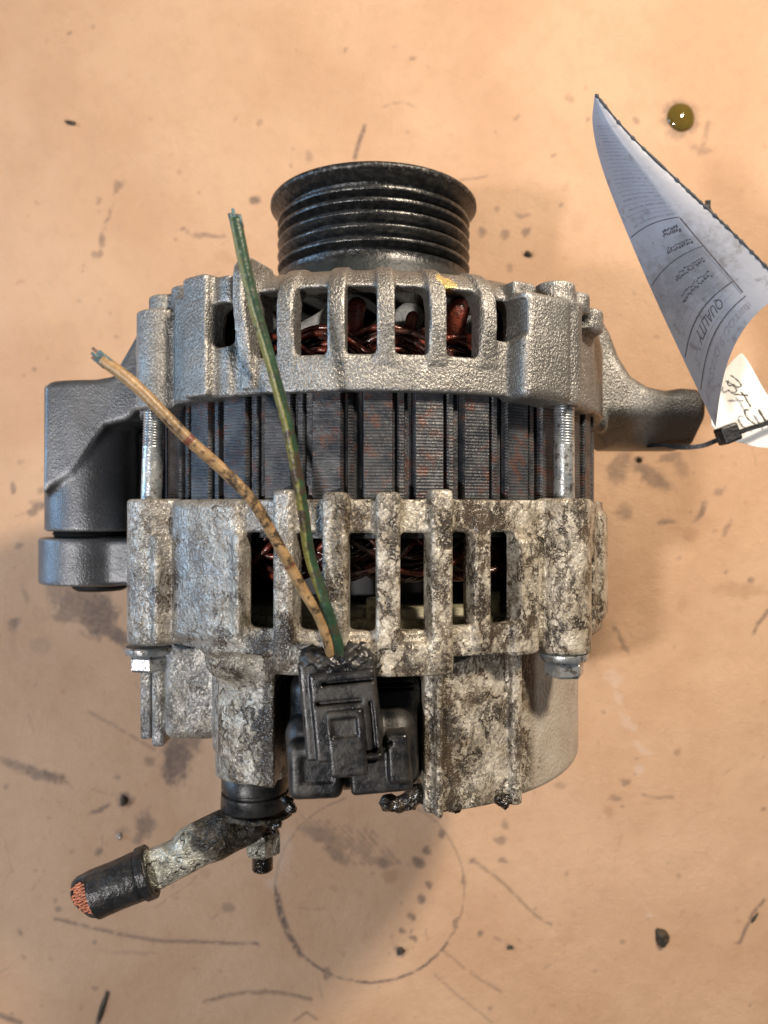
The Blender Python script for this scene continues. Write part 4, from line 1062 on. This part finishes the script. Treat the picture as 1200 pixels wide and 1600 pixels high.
# bottom left
S(dark, 25, 1196, 26, 7, 22, .5); S(dark, 62, 1211, 38, 9, 20, .62); S(rust, 85, 1215, 22, 8, 20, .6); S(dark, 155, 1265, 14, 3.5, -24, .6); S(dark, 193, 1252, 9, 12, 0, .85); S(dark, 231, 1190, 8, 8, 0, .5)
S(dark, 226, 1292, 15, 22, 10, .6); S(dark, 215, 1310, 8, 10, 0, .5); S(dark, 152, 1331, 6, 6, 0, .6); S(dark, 181, 1218, 5, 5, 0, .45); S(dark, 190, 1298, 10, 6, 0, .3)
S(dark, 275, 1185, 22, 44, 8, .80, .8); S(dark, 290, 1150, 26, 30, 0, .6, .9)  # soft shadow of the alternator painted into the bench colour
streak(dark, [(85, 1436), (150, 1452), (230, 1468), (310, 1473), (400, 1474)], 2.6, .6, .15); S(dark, 400, 1474, 6, 3, 0, .7); S(dark, 89, 1420, 5, 4, 0, .5); S(dark, 30, 1458, 5, 6, 0, .5)
streak(dark, [(167, 1553), (160, 1576), (152, 1600)], 4, .95, -.2); streak(dark, [(320, 1565), (380, 1552), (440, 1552), (485, 1562)], 3, .55, .2); S(dark, 418, 1552, 26, 4, 3, .5); streak(dark, [(0, 1588), (14, 1594), (30, 1600)], 4, .7, -.1)
streak(dark, [(460, 1595), (478, 1585), (495, 1594)], 2, .5, .1); S(dark, 146, 1546, 4, 4, 0, .5); S(dark, 38, 1498, 4, 3, 0, .4); S(dark, 210, 1490, 40, 3, 0, .2)
streak(dark, [(140, 1112), (190, 1142), (240, 1172)], 2.4, .4, .2); S(dark, 8, 1230, 4, 4, 0, .4)
S(rust, 320, 1365, 8, 8, 0, .4); S(dark, 358, 1420, 10, 6, 0, .4); S(white, 440, 1340, 14, 34, 10, .35, 1.2); S(white, 425, 1380, 14, 8, 0, .4, 1.)
for i in range(9): streak(dark, [(470 + i * 14, 1275 + i * 3), (515 + i * 13, 1312 + i * 4), (556 + i * 12, 1352)], 2.2, .4, .3)
S(dark, 525, 1335, 26, 8, 40, .5); S(rust, 610, 1370, 12, 10, 0, .6); S(dark, 600, 1350, 14, 8, 0, .6); S(dark, 500, 1305, 34, 10, 25, .5); S(rust, 520, 1388, 8, 6, 0, .4)
# left
S(dark, 120, 945, 38, 26, 15, .62, .8); S(dark, 90, 930, 30, 18, 60, .45, .8); S(dark, 150, 960, 30, 34, -30, .75, .7); S(dark, 175, 990, 34, 12, 30, .75); S(dark, 105, 960, 20, 12, 0, .6)
S(dark, 60, 790, 14, 9, -20, .7); S(dark, 50, 800, 10, 6, 0, .6); S(dark, 18, 763, 4, 7, 0, .6); S(dark, 28, 853, 6, 5, 0, .5); S(dark, 20, 975, 9, 10, 0, .55); S(dark, 62, 768, 6, 6, 0, .4); S(dark, 40, 930, 4, 16, -25, .3)
S(rust, 18, 1000, 10, 22, 0, .35); S(dark, 60, 1010, 20, 12, 0, .2); S(rust, 60, 960, 14, 14, 0, .2); S(rust, 120, 1060, 30, 16, 0, .18)
# loose fine specks everywhere
r3 = np.random.default_rng(12)
for k in range(330):
    a, b = r3.uniform(0, 1200), r3.uniform(0, 1600); s = r3.uniform(1.6, 4.2)
    S((dark, dark, rust)[k % 3], a, b, s, s * r3.uniform(.5, 1), r3.uniform(0, 180), r3.uniform(.15, .5), .9)
for k in range(46):
    a, b = r3.uniform(0, 1200), r3.uniform(650, 1600); L_ = r3.uniform(10, 60); an = r3.uniform(0, math.pi)
    streak(dark, [(a, b), (a + L_ * math.cos(an) * .5, b + L_ * math.sin(an) * .5 + 3), (a + L_ * math.cos(an), b + L_ * math.sin(an))], 1.3, .28, .3)
zz = (vnoise(XX, YY, 130, 7) - .5) * 5 + (vnoise(XX, YY, 45, 8) - .5) * 1.4
edge = np.minimum(np.minimum(XX + 860, 860 - XX), np.minimum(YY + 1120, 1120 - YY)); zz *= np.clip(edge / 60, 0, 1); zz -= 3
nx_, ny_ = XX.shape; vv_ = np.stack([XX, YY, zz], -1).reshape(-1, 3)
ii = np.arange((nx_ - 1) * (ny_ - 1)); i_ = ii // (ny_ - 1); j_ = ii % (ny_ - 1); a_ = i_ * ny_ + j_
q_ = np.stack([a_, a_ + ny_, a_ + ny_ + 1, a_ + 1], 1)
# a wide plain border continues the bench top
b0 = len(vv_); B_ = 5200
vv_ = np.concatenate([vv_, np.array([(-860, -1120, -3), (860, -1120, -3), (860, 1120, -3), (-860, 1120, -3), (-B_, -B_, -3), (B_, -B_, -3), (B_, B_, -3), (-B_, B_, -3)], float)])
q_ = np.concatenate([q_, np.array([(b0 + 4, b0 + 5, b0 + 1, b0), (b0 + 5, b0 + 6, b0 + 2, b0 + 1), (b0 + 6, b0 + 7, b0 + 3, b0 + 2), (b0 + 7, b0 + 4, b0, b0 + 3)])])
t = NT('worn_tan_bench_board'); co = t.coords(); at = t.attr('stains')
n_ = t.noise(co, 0.35, 4, 0.5); n2_ = t.noise(co, 3.0, 5, 0.65); fine = t.noise(t.coords((1, 2.4, 1)), 22, 3, 0.6)
c = t.mix(t.ramp(n_, 0.35, 0.65), (0.56, 0.345, 0.208), (0.63, 0.410, 0.258))
c = t.mix(t.math('MULTIPLY', t.ramp(n2_, 0.45, 0.70), 0.16), c, (0.42, 0.245, 0.14))
c = t.mix(t.math('MULTIPLY', t.ramp(fine, 0.35, 0.65), 0.14), c, (0.40, 0.25, 0.16))
c = t.mix(t.math('MULTIPLY', at[1], 0.55), c, (0.26, 0.125, 0.06))
brk = t.ramp(t.noise(co, 9, 4, 0.7), 0.34, 0.60)
c = t.mix(t.math('MULTIPLY', at[0], t.mixf(brk, 0.72, 0.98)), c, (0.072, 0.056, 0.055))
c = t.mix(t.math('MULTIPLY', at[2], 0.45), c, (0.70, 0.62, 0.55))
t.set(Base_Color=c, Roughness=t.mixf(at[0], t.mixf(n2_, 0.42, 0.55), 0.35), Normal=t.bump(t.math('ADD', fine, t.math('MULTIPLY', n2_, 1.4)), 2.0), Specular_IOR_Level=0.35)
bench = mesh_obj('ground', vv_, q_, t.m)
ca = bench.data.color_attributes.new('stains', 'FLOAT_COLOR', 'POINT')
arr = np.zeros((len(bench.data.vertices), 4), np.float32); arr[:b0, 0] = dark.ravel(); arr[:b0, 1] = rust.ravel(); arr[:b0, 2] = white.ravel(); arr[:, 3] = 1
ca.data.foreach_set('color', arr.ravel())
tag(bench, 'worn tan bench board with oil stains, scratches and a painted shadow patch', None, kind='structure')

# ---- small loose things on the bench
def gz(px, py): return -1.0
def dome(px, py, rx, ry, h, ang=0.0, seed=0, rough=0.0, n=32, m=9, flat=2.0):
    cx, cy = G(px, py); v = []; f = []; r_ = random.Random(seed); ph = [r_.uniform(0, 6.28) for _ in range(6)]
    for j in range(m):
        u = j / (m - 1) * math.pi / 2
        for i in range(n):
            a = 2 * math.pi * i / n; k = 1 + rough * (math.sin(3 * a + ph[0]) * .5 + math.sin(5 * a + ph[1]) * .3 + .3 * math.sin(2 * u * 3 + ph[2]))
            x, y = rx * math.cos(u) * math.cos(a) * k, ry * math.cos(u) * math.sin(a) * k
            v.append((cx + x * math.cos(ang) - y * math.sin(ang), cy + x * math.sin(ang) + y * math.cos(ang), -5 + h * math.sin(u) * (1 + rough * .4 * math.sin(a * 2 + ph[3]))))
    for j in range(m - 1):
        for i in range(n): i2 = (i + 1) % n; f.append((j * n + i, j * n + i2, (j + 1) * n + i2, (j + 1) * n + i))
    f.append(tuple(range(n))[::-1]); f.append(tuple((m - 1) * n + i for i in range(n)))
    return v, f, (cx, cy, -3)
t = NT('thick_olive_oil_film'); co = t.coords(); n_ = t.noise(co, 6, 3)
t.set(Base_Color=t.mix(n_, (0.085, 0.055, 0.010), (0.15, 0.105, 0.022)), Roughness=0.04, Coat_Weight=1.0, Coat_Roughness=0.02); M['oil'] = t.m
v, f, o_ = dome(1065, 182, 29, 31, 13, 0.4, 2, 0.035); o = mesh_obj('oil_drop', v, f, M['oil'], org=o_); tag(o, 'shiny olive oil drop on the bench, above the paper label', 'oil drop')
M['chip'] = mat_simple('dark_dirt_chip', (0.05, 0.038, 0.022), 0.6, 0, 0.5, 10, bump=4, bscale=15)
v, f, o_ = dome(1035, 1466, 14, 20, 16, 0.2, 3, 0.22); o = mesh_obj('dirt_lump', v, f, M['chip'], org=o_); tag(o, 'dark brown oval dirt lump alone on the bench at lower right', 'dirt lump')
t = NT('clear_bead'); t.set(Base_Color=(0.80, 0.76, 0.74), Roughness=0.05, Transmission_Weight=0.6); M['bead'] = t.m
v, f, o_ = dome(186, 1308, 6.5, 8, 9); o = mesh_obj('water_drop', v, f, M['bead'], org=o_); tag(o, 'tiny clear bright drop on the bench above the cut cable end', 'water drop')
v, f, o_ = dome(160, 1575, 6, 34, 7, -0.30, 5, 0.15); o = mesh_obj('metal_sliver', v, f, M['chip'], org=o_); tag(o, 'thin dark sliver lying at the bottom edge below the cut cable', 'sliver')
for (px, py, rx, ry, an, sd_, lb) in [(110, 191, 13, 5, -0.2, 6, 'thin grey chip alone in the upper left corner area'), (825, 396, 8, 6, -.5, 7, 'small dark chip right of the pulley'), (193, 1252, 8, 11, 0, 8, 'dark round crumb above the tiny clear drop'), (626, 1487, 9, 8, .3, 9, 'black crumb inside the circular stain near its bottom'), (1180, 1436, 3, 14, -.6, 10, 'thin dark fibre near the lower right edge'), (1000, 718, 6, 6, 0, 11, 'black crumb under the mounting arm'), (797, 1481, 7, 5, 0, 12, 'small dark crumb right of the circular stain')]:
    v, f, o_ = dome(px, py, rx, ry, min(rx, ry) * .8 + 3, an, sd_, 0.25, 18, 6); o = mesh_obj('dirt_crumb', v, f, M['chip'], org=o_); tag(o, lb, 'dirt crumb', 'dirt crumbs on the bench')
